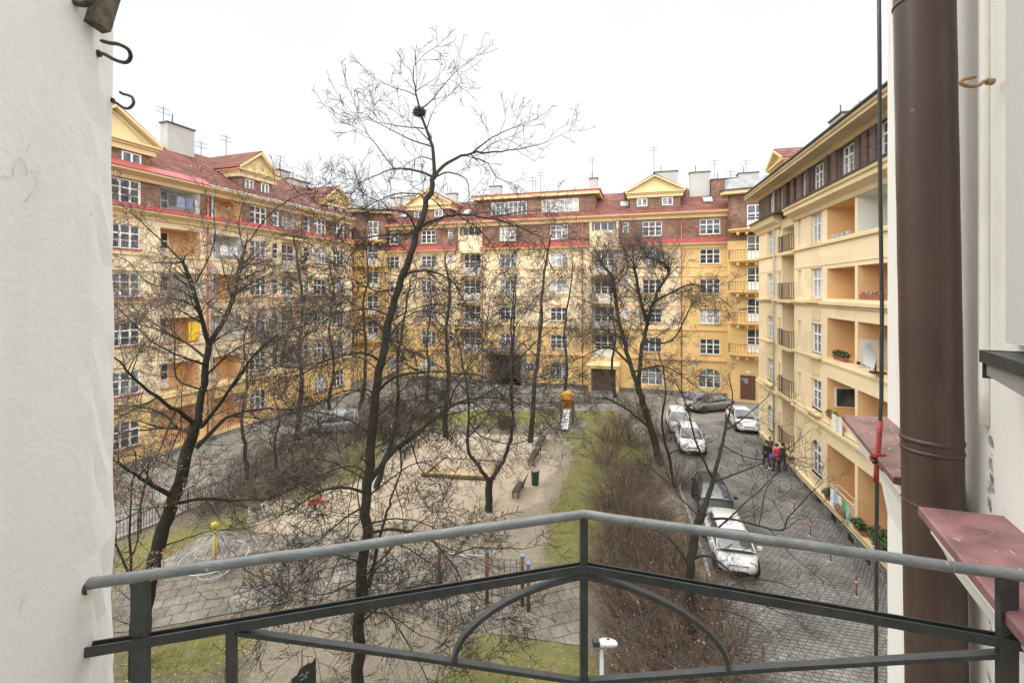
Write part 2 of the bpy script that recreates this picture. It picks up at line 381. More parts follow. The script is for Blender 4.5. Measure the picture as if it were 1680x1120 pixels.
    c=mixc(nt,1.0,c,ramp(nt,n3,.35,.65,(.62,)*3,(1,)*3),'MULTIPLY'); nt.links.new(c,b.inputs['Base Color']); b.inputs['Roughness'].default_value=.95; b.inputs['Specular IOR Level'].default_value=.15
    bump(nt,b,noise(nt,v,14,6,.7),.9,.05); me.materials.append(m)
    return put('park_ground',me,kind='structure')
park_mesh()
sheet('paving', gp((345,872),(560,880),(640,905),(957,932),(957,1062),(765,1035),(640,1000),(500,985),(240,1035),(186,1040),(186,975)), .07, M['slab'])
sheet('paving', gp((895,690),(965,690),(955,712),(880,712)), .075, M['slab'])
sheet('pavement', [G(1300,760),G(1252,700),Vector((20.6,37.5,0)),Vector((17.6,9,0)),Vector((16.2,9,0)),G(1480,1060)], .05, M['side'])

# ------------------------------------------------------------------ facades
def uo(P0,d,px):
    m=(px-CX)/F; return (m*P0[1]-P0[0])/(d[0]-m*d[1])
def zo(P0,d,px,py):
    u=uo(P0,d,px); y=P0[1]+u*d[1]; return H-(py-HY)*y/F

def wall(mb, x0,x1,zones,holes,y=0.0,xf=None):
    """zones: (z0,z1,mat) bottom to top; holes: (x0,x1,z0,z1,depth,matidx)"""
    xs=sorted({x0,x1}|({xf[0]} if xf else set())|{h[0] for h in holes}|{h[1] for h in holes}); xs=[x for x in xs if x0<=x<=x1]
    zs=sorted({z for zz in zones for z in zz[:2]}|{h[2] for h in holes}|{h[3] for h in holes})
    for i in range(len(xs)-1):
        for j in range(len(zs)-1):
            cx=(xs[i]+xs[i+1])/2; cz=(zs[j]+zs[j+1])/2
            if any(h[0]<cx<h[1] and h[2]<cz<h[3] for h in holes): continue
            mt=[zz[2] for zz in zones if zz[0]<cz<zz[1]]
            if not mt: continue
            if xf and mt[0]==xf[1] and cx>xf[0]: mt=[xf[2]]
            mb.face([(xs[i],y,zs[j]),(xs[i+1],y,zs[j]),(xs[i+1],y,zs[j+1]),(xs[i],y,zs[j+1])],mt[0])
    for a,b,c,d,dp,mt in holes:
        Y=y+dp
        mb.face([(a,y,c),(b,y,c),(b,Y,c),(a,Y,c)],mt); mb.face([(a,y,d),(a,Y,d),(b,Y,d),(b,y,d)],mt)
        mb.face([(a,y,c),(a,Y,c),(a,Y,d),(a,y,d)],mt); mb.face([(b,y,c),(b,y,d),(b,Y,d),(b,Y,c)],mt)
        if dp>.5: mb.face([(a,Y,c),(b,Y,c),(b,Y,d),(a,Y,d)],mt)
_wc={}
def window(root, x0,x1,z0,z1,y, cols=3, rows=2, glas=None, sill=None, arch=False, name='window', frm=None, rnd=random):
    w=round(x1-x0,2); h=round(z1-z0,2)
    g=glas if glas is not None else rnd.choices([0,1,2],[4,4,2])[0]
    key=(w,h,cols,rows,g,arch,frm,name)
    if key not in _wc:
        fr=MB(); t=.075; top=.36 if rows==2 else 0
        # outer frame
        fr.box(0,t,-.05,.05,0,h); fr.box(w-t,w,-.05,.05,0,h); fr.box(t,w-t,-.05,.05,0,t); fr.box(t,w-t,-.05,.05,h-t,h)
        zt=h-h*top
        if rows==2: fr.box(t,w-t,-.06,.05,zt-.05,zt+.04)
        for c in range(1,cols):
            x=w*c/cols; fr.box(x-.055,x+.055,-.055,.05,t,(zt-.05) if rows==2 else h-t)
            if rows==2: fr.box(x-.045,x+.045,-.055,.05,zt+.04,h-t)
        for c in range(cols):    # glazing bars
            xa=w*c/cols; xb=w*(c+1)/cols
            if rows==2: fr.box(xa+.07,xb-.07,-.035,.02,t+(zt-t)*.5-.015,t+(zt-t)*.5+.015)
            if h>1.9: fr.box(xa+.07,xb-.07,-.035,.02,t+(zt-t)*.75-.015,t+(zt-t)*.75+.015)
        if name=='balcony_door': fr.box(.06,w-.06,-.04,.03,.05,h*.36)
        pn=MB(); pn.box(.02,w-.02,.0,.03,.02,h-.02)
        _wc[key]=(fr.mesh(name,M[frm or 'wframe']),pn.mesh('pane',M['gl%d'%g]))
    a,b=_wc[key]
    o=put(name,a,root,(x0,y,z0)); put('pane',b,o)
    if sill:
        s=MB(); s.box(-.06,w+.06,-.26,-.05,-.07,0); s.build('sill',M[sill],o)
    return o
def spandrels(mb, x0,x1,zs,z1,y,m):
    n=8; c=(x0+x1)/2; rx=(x1-x0)/2; rz=z1-zs
    for side in (-1,1):
        pts=[(c+side*rx,y,z1)]+[(c+side*rx*math.cos(q),y,zs+rz*math.sin(q)) for q in [math.pi/2*i/n for i in range(n+1)]]
        if side>0: pts=pts[::-1]
        for i in range(n):
            a=(c+side*rx*math.cos(math.pi/2*i/n),y,zs+rz*math.sin(math.pi/2*i/n)); b=(c+side*rx*math.cos(math.pi/2*(i+1)/n),y,zs+rz*math.sin(math.pi/2*(i+1)/n))
            mb.face([(c+side*rx,y,z1),a,b],m)
            mb.face([a,b,(b[0],y+.14,b[2]),(a[0],y+.14,a[2])],m)
def pediment_dormer(root, x0,x1, zb, zt, yf, yb, win, roofz, matroof='tile', nwin=2, side=True, ph=None):
    """brick dormer with a stucco gable; zb base, zt eave height"""
    w=x1-x0; c=(x0+x1)/2; d=MB()
    d.box(x0,x1,yf,yb,zb,zt,0)
    ph=ph or w*.30
    d.box(x0-.35,x1+.35,yf-.35,yb,zt,zt+.14,1); d.box(x0-.25,x1+.25,yf-.22,yb,zt-.35,zt-.002,1)
    d.box(x0-.5,x1+.5,yf-.5,yb,zt+.14,zt+.26,1)
    d.yprism([(x0-.35,zt+.26),(x1+.35,zt+.26),(c,zt+.26+ph)],yf-.15,yf+.1,1)
    for s in (-1,1):
        a=Vector((c+s*(w/2+.5),yf-.3,zt+.3)); b=Vector((c,yf-.3,zt+.36+ph)); d.bar(a,b,.5,.16,1)
        a=Vector((c+s*(w/2-.4),yf-.2,zt+.42)); b=Vector((c,yf-.2,zt+.05+ph)); d.bar(a,b,.1,.07,1)
    o=d.build('dormer',[M['brick'],M['trim']],root)
    r=MB()
    for s in (-1,1):
        e=(c+s*(w/2+.6),zt+.30); k=(c,zt+.50+ph)
        r.yprism([e,(e[0],e[1]+.07),(k[0],k[1]+.07),k],yf-.5,yb+2.5,0)
        r.yprism([(e[0],e[1]-.02),(e[0]+s*.05,e[1]-.02),(e[0]+s*.05,e[1]+.1),(e[0],e[1]+.1)],yf-.52,yb+2.4,1)
    r.build('dormer_roof',[M[matroof],M['redmetal']],o)
    for i in range(nwin):
        if i in win:
            xx=x0+w*(i+.5)/nwin; ww=min(1.1,w/nwin*.5)
            window(root,xx-ww/2,xx+ww/2,zt-1.28,zt-.42,yf-.02,2,1,glas=1)
def chimney(root,x,y,z0,z1,w=1.6,d=.8,m='chim'):
    c=MB(); c.box(x-w/2,x+w/2,y-d/2,y+d/2,z0,z1,0); c.box(x-w/2-.08,x+w/2+.08,y-d/2-.08,y+d/2+.08,z1,z1+.1,1)
    c.tube([(x-w*.2,y,z1),(x-w*.2,y,z1+.9)],.04,6,1)
    c.build('chimney',[M[m],M['iron']],root)
def offset_line(P0,d,y): return (P0[0]-d[1]*y,P0[1]+d[0]*y)
def chim_px(root,P0,d,pa,pb,pt,y,zb=19.5,dd=.8,m='chim'):
    Q=offset_line(P0,d,y); a=uo(Q,d,pa); b=uo(Q,d,pb); z=zo(Q,d,(pa+pb)/2,pt); chimney(root,(a+b)/2,y+dd/2,zb,z,b-a,dd,m)
def ant_px(root,P0,d,pa,pt,y=5.2,zb=21.5):
    Q=offset_line(P0,d,y); antenna(root,uo(Q,d,pa),y,zb,zo(Q,d,pa,pt))
def antenna(root,x,y,z0,z1,arms=2):
    a=MB(); a.tube([(x,y,z0),(x,y,z1)],.025,5)
    for i in range(arms):
        z=z1-.15-.35*i; a.tube([(x-.5,y,z),(x+.5,y,z)],.012,4)
        for j in range(5): a.tube([(x-.45+.22*j,y-.25,z),(x-.45+.22*j,y+.25,z)],.008,3)
    a.build('antenna',M['iron'],root)
def railing(name,root,x0,x1,y,z,h=.95,y1=None,n=None,mat='iron',sides=True,step=.15,bw=.022):
    r=MB(); y1=y if y1 is None else y1
    def run(a,b):
        L=(Vector(b)-Vector(a)).length; k=max(2,int(L/step))
        r.bar((a[0],a[1],z+h),(b[0],b[1],z+h),.04,.03); r.bar((a[0],a[1],z+.1),(b[0],b[1],z+.1),.03,.02)
        for i in range(k+1):
            p=Vector(a).lerp(Vector(b),i/k); r.bar((p.x,p.y,z),(p.x,p.y,z+h),bw,bw)
    run((x0,y,0),(x1,y,0))
    if sides and y1!=y: run((x0,y,0),(x0,y1,0)); run((x1,y,0),(x1,y1,0))
    return r.build(name,M[mat],root)
def cornice(mb,x0,x1,z,proj=.5,h=.5,m=0,red=None,rh=.35):
    mb.xprism([(.02,z-h),(-.12,z-h),(-.16,z-h*.6),(-proj*.7,z-h*.35),(-proj,z-h*.22),(-proj,z),(.02,z)],x0,x1,m)
    if red is not None:
        mb.xprism([(.01,z+.004),(-proj-.06,z+.004),(-proj-.06,z+.05),(.01,z+.05+rh)],x0-.02,x1+.02,red)
def downpipe(root,x,z0,z1,y=-.12,mat='redpipe'):
    p=MB(); p.tube([(x,y,z0),(x,y,z1)],.06,8); p.build('downpipe',M[mat],root)

# ---- LEFT BUILDING ------------------------------------------------------
LP=(-24.4-.321*6,28.0-.947*6); LD=(.321,.947)     # starts 6 m before the photo's edge
lr=empty('apartment_building',(LP[0],LP[1],0),math.atan2(LD[1],LD[0]),label='long cream apartment block with three pedimented dormers and laundry on its brick loggia',cat='building',group='apartment blocks around the courtyard')
U=lambda px: uo(LP,LD,px)
Llen=U(574)
rows=[(16.65,18.15),(13.8,15.3),(10.75,12.25),(7.7,9.2),(4.6,6.1)]
mats=[M['amber'],M['cream'],M['brick'],M['loggia'],M['white_st'],M['stone']]
zones=[(-.3,.35,5),(.35,4.0,0),(4.0,16.3,1),(16.3,18.6,2)]
holes=[]; wins=[]
wcols=[(U(187),U(226)),(U(412),U(436)),(U(517),U(533)),(U(549),U(563))]
w0=U(226)-U(187)
wcols=[(U(206.5)-.85,U(206.5)+.85),(U(424)-.8,U(424)+.8),(U(525)-.8,U(525)+.8),(U(556)-.8,U(556)+.8),(-0.2+1,2.6)]
for a,b in wcols:
    for z0,z1 in rows: holes.append((a,b,z0,z1,.15,1)); wins.append((a,b,z0,z1,3))
    holes.append((a,b,1.3,3.0,.15,0)); wins.append((a,b,1.3,3.0,9))
for px in (452,503):
    a=U(px)-.35
    for z0,z1 in rows: holes.append((a,a+.7,z0+.1,z1,.15,1)); wins.append((a,a+.7,z0+.1,z1,1))
logs=[(U(263),U(328)),(U(346),U(396))]
for k,(a,b) in enumerate(logs):
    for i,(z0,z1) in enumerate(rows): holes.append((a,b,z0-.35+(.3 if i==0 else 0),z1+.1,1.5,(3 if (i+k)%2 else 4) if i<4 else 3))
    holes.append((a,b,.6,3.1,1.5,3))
sa=U(478); stair=(sa-1.1,sa+1.1)
for z0,z1 in rows: holes.append((stair[0],stair[1],z0-.7,z1+.15,.6,1))
mb=MB(); wall(mb,0,Llen,zones,holes)
for a,b in wcols: spandrels(mb,a,b,2.3,3.0,0,0)
# end wall, back
mb.face([(Llen,0,-.3),(Llen,9,-.3),(Llen,9,18.6),(Llen,0,18.6)],1); mb.face([(0,0,-.3),(0,0,18.6),(0,9,18.6),(0,9,-.3)],1)
lw=mb.build('facade_wall',mats,lr,fix=False)
for a,b,z0,z1,c in wins:
    window(lr,a,b,z0,z1,.13,3 if c!=1 else 1,2,sill='redmetal' if c!=1 else None)
for k,(a,b) in enumerate(logs):
    for i,(z0,z1) in enumerate(rows): window(lr,a+.4,a+1.5,z0-.3,z1,1.46,2,2,name='balcony_door')
    railing('railing',lr,a,b,.06,.45,.9)
for z0,z1 in rows:
    window(lr,stair[0]+.3,stair[1]-.3,z0-.7,z1,.58,2,2,name='balcony_door')
    s=MB(); s.box(stair[0]-.1,stair[1]+.1,-.7,-.002,z0-.95,z0-.78); b_=s.build('balcony',M['trim'],lr); railing('railing',b_,stair[0]-.08,stair[1]+.08,-.66,z0-.78,.9,-.02)
tr=MB()
cornice(tr,-.2,U(335)-.1,18.75,.7,.55,0,1,.5); cornice(tr,U(337),Llen+.2,18.75,.7,.55,0,2,.3)
cornice(tr,-.2,Llen+.1,16.3,.65,.5,0,1,.35)
for z,hh,pr in ((13.55,.12,.1),(12.5,.1,.08),(10.5,.12,.14),(7.45,.12,.1),(4.25,.3,.25)):
    tr.box(-.1,Llen+.05,-pr,-.002,z-hh,z,0)
for z in (10.51,):
    tr.box(-.1,Llen+.05,-.18,-.001,z-.0,z+.04,1)
tr.build('cornice',[M['trim'],M['redmetal'],M['greymetal']],lr)
rf=MB(); rf.loft([[(-.5,-.4,18.95),(-.5,5.2,22.6),(-.5,5.2,22.4),(-.5,-.4,18.8)],[(Llen+.4,-.4,18.95),(Llen-1,5.2,22.6),(Llen-1,5.2,22.4),(Llen+.4,-.4,18.8)]],0,False)
rf.loft([[(-.5,5.2,22.6),(-.5,11,18.6),(-.5,11,18.4),(-.5,5.2,22.4)],[(Llen-1,5.2,22.6),(Llen+.4,11,18.6),(Llen+.4,11,18.4),(Llen-1,5.2,22.4)]],0,False)
rf.face([(Llen+.3,-.3,18.9),(Llen+.3,11,18.5),(Llen-1.02,5.2,22.5)],0)
rf.build('roof',M['tile'],lr)
pediment_dormer(lr,U(207)-2.9,U(250),18.9,20.35,.25,5,(0,1,2),22,nwin=2,ph=1.75)
pediment_dormer(lr,U(404),U(455),19.0,20.75,.6,5,(0,1),22,nwin=2,ph=1.55)
pediment_dormer(lr,U(542),U(572),19.0,20.2,.6,5,(0,1),22,nwin=2,ph=1.3)
for q in ((275,319,208,4.2),(458,475,281,5.4),(477,505,297,4.4)): chim_px(lr,LP,LD,*q)
downpipe(lr,U(339),.3,18.3); downpipe(lr,U(339)+.35,.3,18.3,mat='chim')
for q in ((371,222),(460,255),(268,175),(330,232)): ant_px(lr,LP,LD,*q)
# ground-floor door
# ---- BACK BUILDING ------------------------------------------------------
BP=(-17.5,59.2); BD=(.96,-.281)
br=empty('apartment_building',(BP[0],BP[1],0),math.atan2(BD[1],BD[0]),label='yellow apartment block closing the far end of the courtyard with large studio windows',cat='building',group='apartment blocks around the courtyard')
U=lambda px: uo(BP,BD,px)
Blen=U(1212)
rows=[(17.1,18.7),(14.0,15.55),(10.85,12.4),(7.7,9.25),(4.5,6.1)]
zones=[(-.3,.5,5),(.5,7.1,0),(7.1,16.2,1),(16.2,19.3,2)]
holes=[];wins=[]
split=U(1118)
big=[643,703,833,917,1070,1165]
for px in big:
    a=U(px)-1.0; b=U(px)+1.0
    for z0,z1 in rows: holes.append((a,b,z0,z1,.15,1 if z0<16 else 2)); wins.append((a,b,z0,z1,3))
    holes.append((a-.1,b+.1,.95,3.0,.15,0)); wins.append((a-.1,b+.1,.95,3.0,9))
for px in (739,1026):
    a=U(px)-.3
    for z0,z1 in rows: holes.append((a,a+.65,z0+.5,z1,.15,1)); wins.append((a,a+.65,z0+.5,z1,1))
stairs=[(U(772)-1.35,U(772)+1.35),(U(991)-1.35,U(991)+1.35)]
for a,b in stairs:
    for i,(z0,z1) in enumerate(rows): 
        if i==0: holes.append((a+.2,b-.2,17.9,18.9,.4,1))
        else: holes.append((a,b,z0-.9,z1+.2,.8,1))
gate=(U(800),U(856)); holes.append((gate[0],gate[1],.0,3.6,4.0,0))
mats=[M['amber'],M['cream'],M['brick'],M['loggia'],M['concrete'],M['stone'],M['cream_l']]
mb=MB(); wall(mb,0,Blen,zones,[h for h in holes if not (h[2]<3.6 and h[0]<gate[1] and h[1]>gate[0]) or h[0]==gate[0]],xf=(split,1,0))
for px in big:
    if U(px)+1.1<gate[0] or U(px)-1.1>gate[1]: spandrels(mb,U(px)-1.1,U(px)+1.1,2.0,3.0,0,0)
mb.box(stairs[0][0]-.25,stairs[0][1]+.25,-.05,-.001,18.95,19.25,1); 
for a,b in stairs:      # stucco bay carried up through the brick storey
    mb.face([(a-.25,-.04,16.2),(a,-.04,16.2),(a,-.04,19.2),(a-.25,-.04,19.2)],1); mb.face([(b,-.04,16.2),(b+.25,-.04,16.2),(b+.25,-.04,19.2),(b,-.04,19.2)],1)
    mb.face([(a,-.04,16.0),(b,-.04,16.0),(b,-.04,17.85),(a,-.04,17.85)],1)
mb.face([(0,0,-.3),(0,0,19.3),(0,9,19.3),(0,9,-.3)],1)
mb.build('facade_wall',mats,br,fix=False)
for a,b,z0,z1,c in wins:
    if z0<1.1 and b>gate[0] and a<gate[1]: continue
    window(br,a,b,z0,z1,.13,3 if c!=1 else 1,2,sill='trim' if c==3 else None)
for a,b in stairs:
    for i,(z0,z1) in enumerate(rows):
        if i==0: window(br,a+.2,b-.2,17.9,18.9,.38,3,1,glas=0)
        else:
            window(br,a+.25,b-.25,z0-.85,z1+.1,.77,3,2,name='balcony_door',glas=0)
            if i<4:
                s=MB(); s.box(a-.1,b+.1,-.75,-.045,z0-1.1,z0-.92); s.box(a+.1,a+.4,-.6,-.045,z0-1.35,z0-1.102); s.box(b-.4,b-.1,-.6,-.045,z0-1.35,z0-1.102)
                bb=s.build('balcony',M['trim'],br); railing('railing',bb,a-.08,b+.08,-.7,z0-.92,.95,-.05)
tr=MB()
cornice(tr,-.1,Blen,19.5,.7,.6,0,1,.3)
for a,b in ((-.1,stairs[0][0]-.26),(stairs[0][1]+.26,stairs[1][0]-.26),(stairs[1][1]+.26,Blen)): cornice(tr,a,b,16.2,.65,.55,0,1,.5)
for z,hh,pr in ((13.75,.1,.08),(12.75,.08,.07),(10.6,.1,.08),(9.6,.08,.06),(7.1,.14,.12),(4.0,.22,.2)):
    for a,b in ((0,stairs[0][0]-.05),(stairs[0][1]+.05,stairs[1][0]-.05),(stairs[1][1]+.05,Blen)): tr.box(a,b,-pr,-.002,z-hh,z,2)
tr.build('cornice',[M['trim'],M['redmetal'],M['loggia']],br)
for px in (792,956,1118,628): downpipe(br,U(px),.3,19)
# gate: framed portal with dark doors, blue plate beside it
g=MB(); g.box(gate[0]-.5,gate[0],-.3,-.002,0,3.9,0); g.box(gate[1],gate[1]+.5,-.3,-.002,0,3.9,0); g.box(gate[0]-.6,gate[1]+.6,-.35,-.003,3.9,4.35,0)
go=g.build('portal',M['concrete'],br)
g=MB(); g.box(gate[0]+.02,gate[1]-.02,3.7,3.8,0,3.58,0)
for i in range(5):
    q=gate[0]+(gate[1]-gate[0])*i/4; g.box(q-.05,q+.05,3.6,3.699,0,3.58,1)
g.build('gate',[M['dark'],M['iron']],br)
s=MB(); s.box(U(862),U(862)+1.0,-.10,-.05,1.9,2.65,0); s.box(U(862)+.15,U(862)+.38,-.112,-.101,2.15,2.45,1); s.box(U(862)+.5,U(862)+.85,-.112,-.101,2.35,2.42,1); s.box(U(862)+.5,U(862)+.85,-.112,-.101,2.15,2.22,1)
s.build('street_plate',[plain('sign_blue',(.02,.10,.42),.5,.1),M['wframe']],br)
# porches below stair bays
for a,b in stairs[1:]:
    p=MB(); p.box(a-.3,a,-.9,-.002,0,2.6,0); p.box(b,b+.3,-.9,-.002,0,2.6,0); p.box(a-.3,b+.3,-1.0,-.003,2.6,2.9,0)
    p.xprism([(-.01,2.9),(-1.1,2.9),(-1.1,2.95),(-.01,3.3)],a-.4,b+.4,1); p.box(a+.1,b-.1,-.06,-.01,.1,2.5,2)
    p.build('porch',[M['amber'],M['trim'],M['dark']],br)
# roofs
rf=MB(); rf.loft([[(-1,-.4,19.75),(-1,5.0,23.0),(-1,5.0,22.8),(-1,-.4,19.6)],[(Blen+1,-.4,19.75),(Blen+1,5,23),(Blen+1,5,22.8),(Blen+1,-.4,19.6)]],0,False)
rf.loft([[(-1,5,23.0),(-1,10,19.6),(-1,10,19.4),(-1,5,22.8)],[(Blen+1,5,23),(Blen+1,10,19.6),(Blen+1,10,19.4),(Blen+1,5,22.8)]],0,False)
rf.build('roof',M['tile'],br)
# studio dormer
sx0,sx1=U(782),U(976)
d=MB(); d.box(sx0,sx1,.5,6,19.6,22.1,0); d.box(sx0-.5,sx1+.5,-.1,6,22.1,22.5,1); d.box(sx0-.65,sx1+.65,-.25,6,22.5,22.6,2)
d.build('studio_dormer',[M['brick'],M['trim'],M['redmetal']],br)
for a,b,gg in ((U(805),U(862),1),(U(888),U(948),2)):
    f=MB(); w_=b-a; hh=1.65
    f.box(0,w_,-.06,.0,0,.08); f.box(0,w_,-.06,0,hh-.08,hh); 
    for i in range(9): f.box(w_*i/8-.03,w_*i/8+.03,-.055,0,.08,hh-.08)
    f.box(0,w_,-.05,0,hh*.6-.02,hh*.6+.02)
    fo=f.build('window',M['wframe'],br,(a,.48,20.1)); pn=MB().box(0.02,w_-.02,-.02,-.005,.02,hh-.02).build('pane',M['gl%d'%gg],fo)
pediment_dormer(br,U(1033),U(1117),19.9,21.7,.4,5,(0,1),22,nwin=2)
pediment_dormer(br,U(668),U(668)+5.6,19.9,21.7,.4,5,(0,1),22,nwin=2)
for q in ((1073,1112,282,5.6),(1132,1165,283,2.8),(967,980,293,4.5),(660,684,322,5.5),(733,748,318,5.5),(803,821,306,6.4),(640,656,325,6)): chim_px(br,BP,BD,*q)
chim_px(br,BP,BD,1167,1209,294,2.4,19.7,1.6,'brick'); chim_px(br,BP,BD,1212,1245,284,5,19.7,1.2)
for q in ((1073,240),(972,258),(887,282),(878,296),(874,290),(1172,262),(1224,262),(1199,280),(630,312)): ant_px(br,BP,BD,*q)
# skylights
for px,uu in ((1024,.9),(1164,.9),(655,1.0),(760,.9)):
    u=U(px); sk=MB(); sk.loft([[(u-uu/2,.9,20.62),(u+uu/2,.9,20.62),(u+uu/2,1.9,21.22),(u-uu/2,1.9,21.22)],[(u-uu/2,.85,20.75),(u+uu/2,.85,20.75),(u+uu/2,1.85,21.35),(u-uu/2,1.85,21.35)]],0,False)
    sk.build('skylight',M['greymetal'],br)

# ---- corner towers with stacked balconies -------------------------------
def tower(cx,cy,rz,label,levels,doorw=1.5):
    r=empty('stair_tower',(cx,cy,0),rz,label=label,cat='tower',group='corner towers with stacked balconies')
    n=10
    pl=[(-2.2,1.5),(-2.2,.35),(-1.9,0),(1.9,0),(2.2,.35),(2.2,1.5)]
    m=MB(); m.zprism(pl,-.3,16.2,0); m.zprism([(x*.98,y+.04) for x,y in pl],16.2,20.9,1)
    m.build('tower_wall',[M['amber'],M['brick']],r)
    t=MB(); t.zprism([(x*1.28,(y-.6) if y<1 else y) for x,y in pl],20.9,21.25,0); t.zprism([(x*1.33,(y-.75) if y<1 else y) for x,y in pl],21.25,21.35,1)
    t.zprism([(x*1.1,y+.3) for x,y in pl],21.35,22.6,2)
    t.build('tower_roof',[M['trim'],M['iron'],M['greymetal']],r)
    for z in levels:
        window(r,-doorw/2+.35,doorw/2+.35,z,z+2.35,-.06,2,2,name='balcony_door',glas=0)
        b=MB(); arc=[(-2.1,-.002)]+[(2.1*math.cos(q),-.55-1.0*math.sin(q)*.9) for q in [math.pi-math.pi*i/10 for i in range(11)]]+[(2.1,-.002)]
        b.zprism(arc,z-.2,z-.06,0); b.zprism([(x*.9,min(-.001,y*.85)) for x,y in arc],z-.36,z-.2,0)
        for q in (-1.2,-.4,.4,1.2): b.box(q-.13,q+.13,-1.05,-.003,z-.62,z-.36,0)
        bo=b.build('balcony',M['amber'],r)
        g=MB(); pts=[(x*.97,y*.97) for x,y in arc]
        for i in range(len(pts)-1):
            a=Vector((*pts[i],0)); c=Vector((*pts[i+1],0)); k=max(1,int((c-a).length/.22))
            g.bar((a.x,a.y,z+.86),(c.x,c.y,z+.86),.06,.05); g.bar((a.x,a.y,z+.02),(c.x,c.y,z+.02),.03,.02); g.bar((a.x,a.y,z+.6),(c.x,c.y,z+.6),.02,.02)
            for j in range(k): p=a.lerp(c,j/k); g.bar((p.x,p.y,z),(p.x,p.y,z+.86),.032,.032)
        g.build('railing',M['iron'],bo)
    return r
def at_tower(px,Y): return ((px-CX)/F*Y,Y)
tx,ty=at_tower(1233,45.6)
t1=tower(tx,ty,R(-28),'amber corner tower with curved iron balconies beside the white car',[17.35,14.3,11.2,8.1,5.0])
d=MB(); d.box(-1.0,.35,-.06,-.003,.3,2.7,0); d.box(-.9,-.3,-.07,-.061,1.9,2.4,1); d.build('entrance_door',[M['door'],M['gl1']],t1)
d=MB().box(-.5,-.1,-.18,-.004,2.95,3.12,0).build('porch_light',M['wframe'],t1)
tx,ty=at_tower(607,57.5)
t2=tower(tx,ty,R(16),'narrow corner tower with white balcony doors behind the tallest tree',[17.5,14.4,11.3,8.2,5.1],1.3)
# short return wall between left block and left tower
c0=Vector((-17.6,48.7,0)); c1=Vector((-20.2,58.2,0)); dd=(c1-c0)
rr=empty('apartment_building',(c0.x,c0.y,0),math.atan2(dd.y,dd.x),label='narrow cream wing set back in the corner left of the narrow tower',cat='building',group='apartment blocks around the courtyard')
mb=MB(); L=dd.length
mb.box(0,L,0,3,-.3,16.2,0); mb.box(0,L,.02,3,16.2,18.9,1)
mb.build('wing_wall',[M['cream'],M['brick']],rr)
t=MB(); cornice(t,0,L,19.2,.5,.5,0,1,.4); cornice(t,0,L,16.3,.5,.5,0,1,.35); t.build('cornice',[M['trim'],M['redmetal']],rr)
MB().loft([[(0,-.3,19.4),(0,4,22.2),(0,4,22),(0,-.3,19.2)],[(L,-.3,19.4),(L,4,22.2),(L,4,22),(L,-.3,19.2)]],0,False).build('roof',M['tile'],rr)
for z in (17,13.9,10.8,7.7,4.6): window(rr,L*.35,L*.35+1.6,z,z+1.55,-.03,3,2)

# ---- RIGHT BUILDING -----------------------------------------------------
RP=(19.36,35.87); RD=(-.235,-.972)
rb=empty('apartment_building',(RP[0],RP[1],0),math.atan2(RD[1],RD[0]),label='pale yellow apartment block with deep loggias and dark brick top storey',cat='building',group='apartment blocks around the courtyard')
U=lambda px: uo(RP,RD,px)
Rlen=U(1459)+7
sills=[13.8,10.75,7.7,4.6,1.5]
mats=[M['rcream'],M['dbrick'],M['loggia'],M['stone'],M['white_st'],M['rcream']]
zones=[(-1.8,.0,3),(.0,15.9,0),(15.9,18.5,1)]
holes=[];wins=[]
bay=(U(1283),U(1303)); lg=[(U(1357),U(1402.5)),(U(1407),U(1457)),(U(1457)+.25,Rlen-.3)]
tops=[1.65,1.55,2.05,2.05,2.2]
def wn(px,hw,c,rng=range(5)):
    a=U(px)-hw; b=U(px)+hw
    for i in rng:
        z0=sills[i]; z1=z0+1.65
        if i==4: z0,z1=1.0,2.9
        holes.append((a,b,z0,z1,.28,0)); wins.append((a,b,z0,z1,c))
wn(1264,.75,3); wn(1279,.22,1); wn(1311.5,.25,1); wn(1339,.75,3)
for k,(a,b) in enumerate(lg):
    for i in range(5):
        mt=2
        if (k,i)in((1,0),): mt=4
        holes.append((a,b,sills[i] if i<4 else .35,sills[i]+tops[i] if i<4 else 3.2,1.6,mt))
# attic storey windows
for px,hw,c in ((1266,.6,3),(1281,.3,1),(1318,.35,1),(1342,.75,3),(1391,.8,3),(1447,.8,3)):
    a=U(px)-hw;b=U(px)+hw; holes.append((a,b,16.75,18.12,.22,1)); wins.append((a,b,16.75,18.12,c))
holes.append((U(1289),U(1306),16.6,18.12,1.2,1))
holes.append((bay[0],bay[1],.0,15.3,1.3,0))
mb=MB(); wall(mb,0,Rlen,zones,holes)
a,b=U(1339)-.75,U(1339)+.75; spandrels(mb,a,b,2.2,2.9,0,0); a,b=U(1264)-.75,U(1264)+.75; spandrels(mb,a,b,2.2,2.9,0,0)
mb.face([(0,0,-1.8),(0,9,-1.8),(0,9,18.5),(0,0,18.5)],0)
for k,(a,b) in enumerate(lg):   # white panels inside loggias
    if k==1: mb.box(a+.002,a+.03,.05,1.58,7.72,8.95,4)
mb.build('facade_wall',mats,rb,fix=False)
for a,b,z0,z1,c in wins: window(rb,a,b,z0,z1,.2,3 if c!=1 else 1,2,sill='trim' if z0<16 and c==3 else None,glas=random.choice([0,0,1,2]))
for k,(a,b) in enumerate(lg):
    for i in range(5):
        if (k,i)==(1,0): continue
        window(rb,b-1.35,b-.35,sills[i]-.0 if i<4 else .4,(sills[i]+tops[i]-.1) if i<4 else 2.6,1.55,1,2,name='balcony_door')
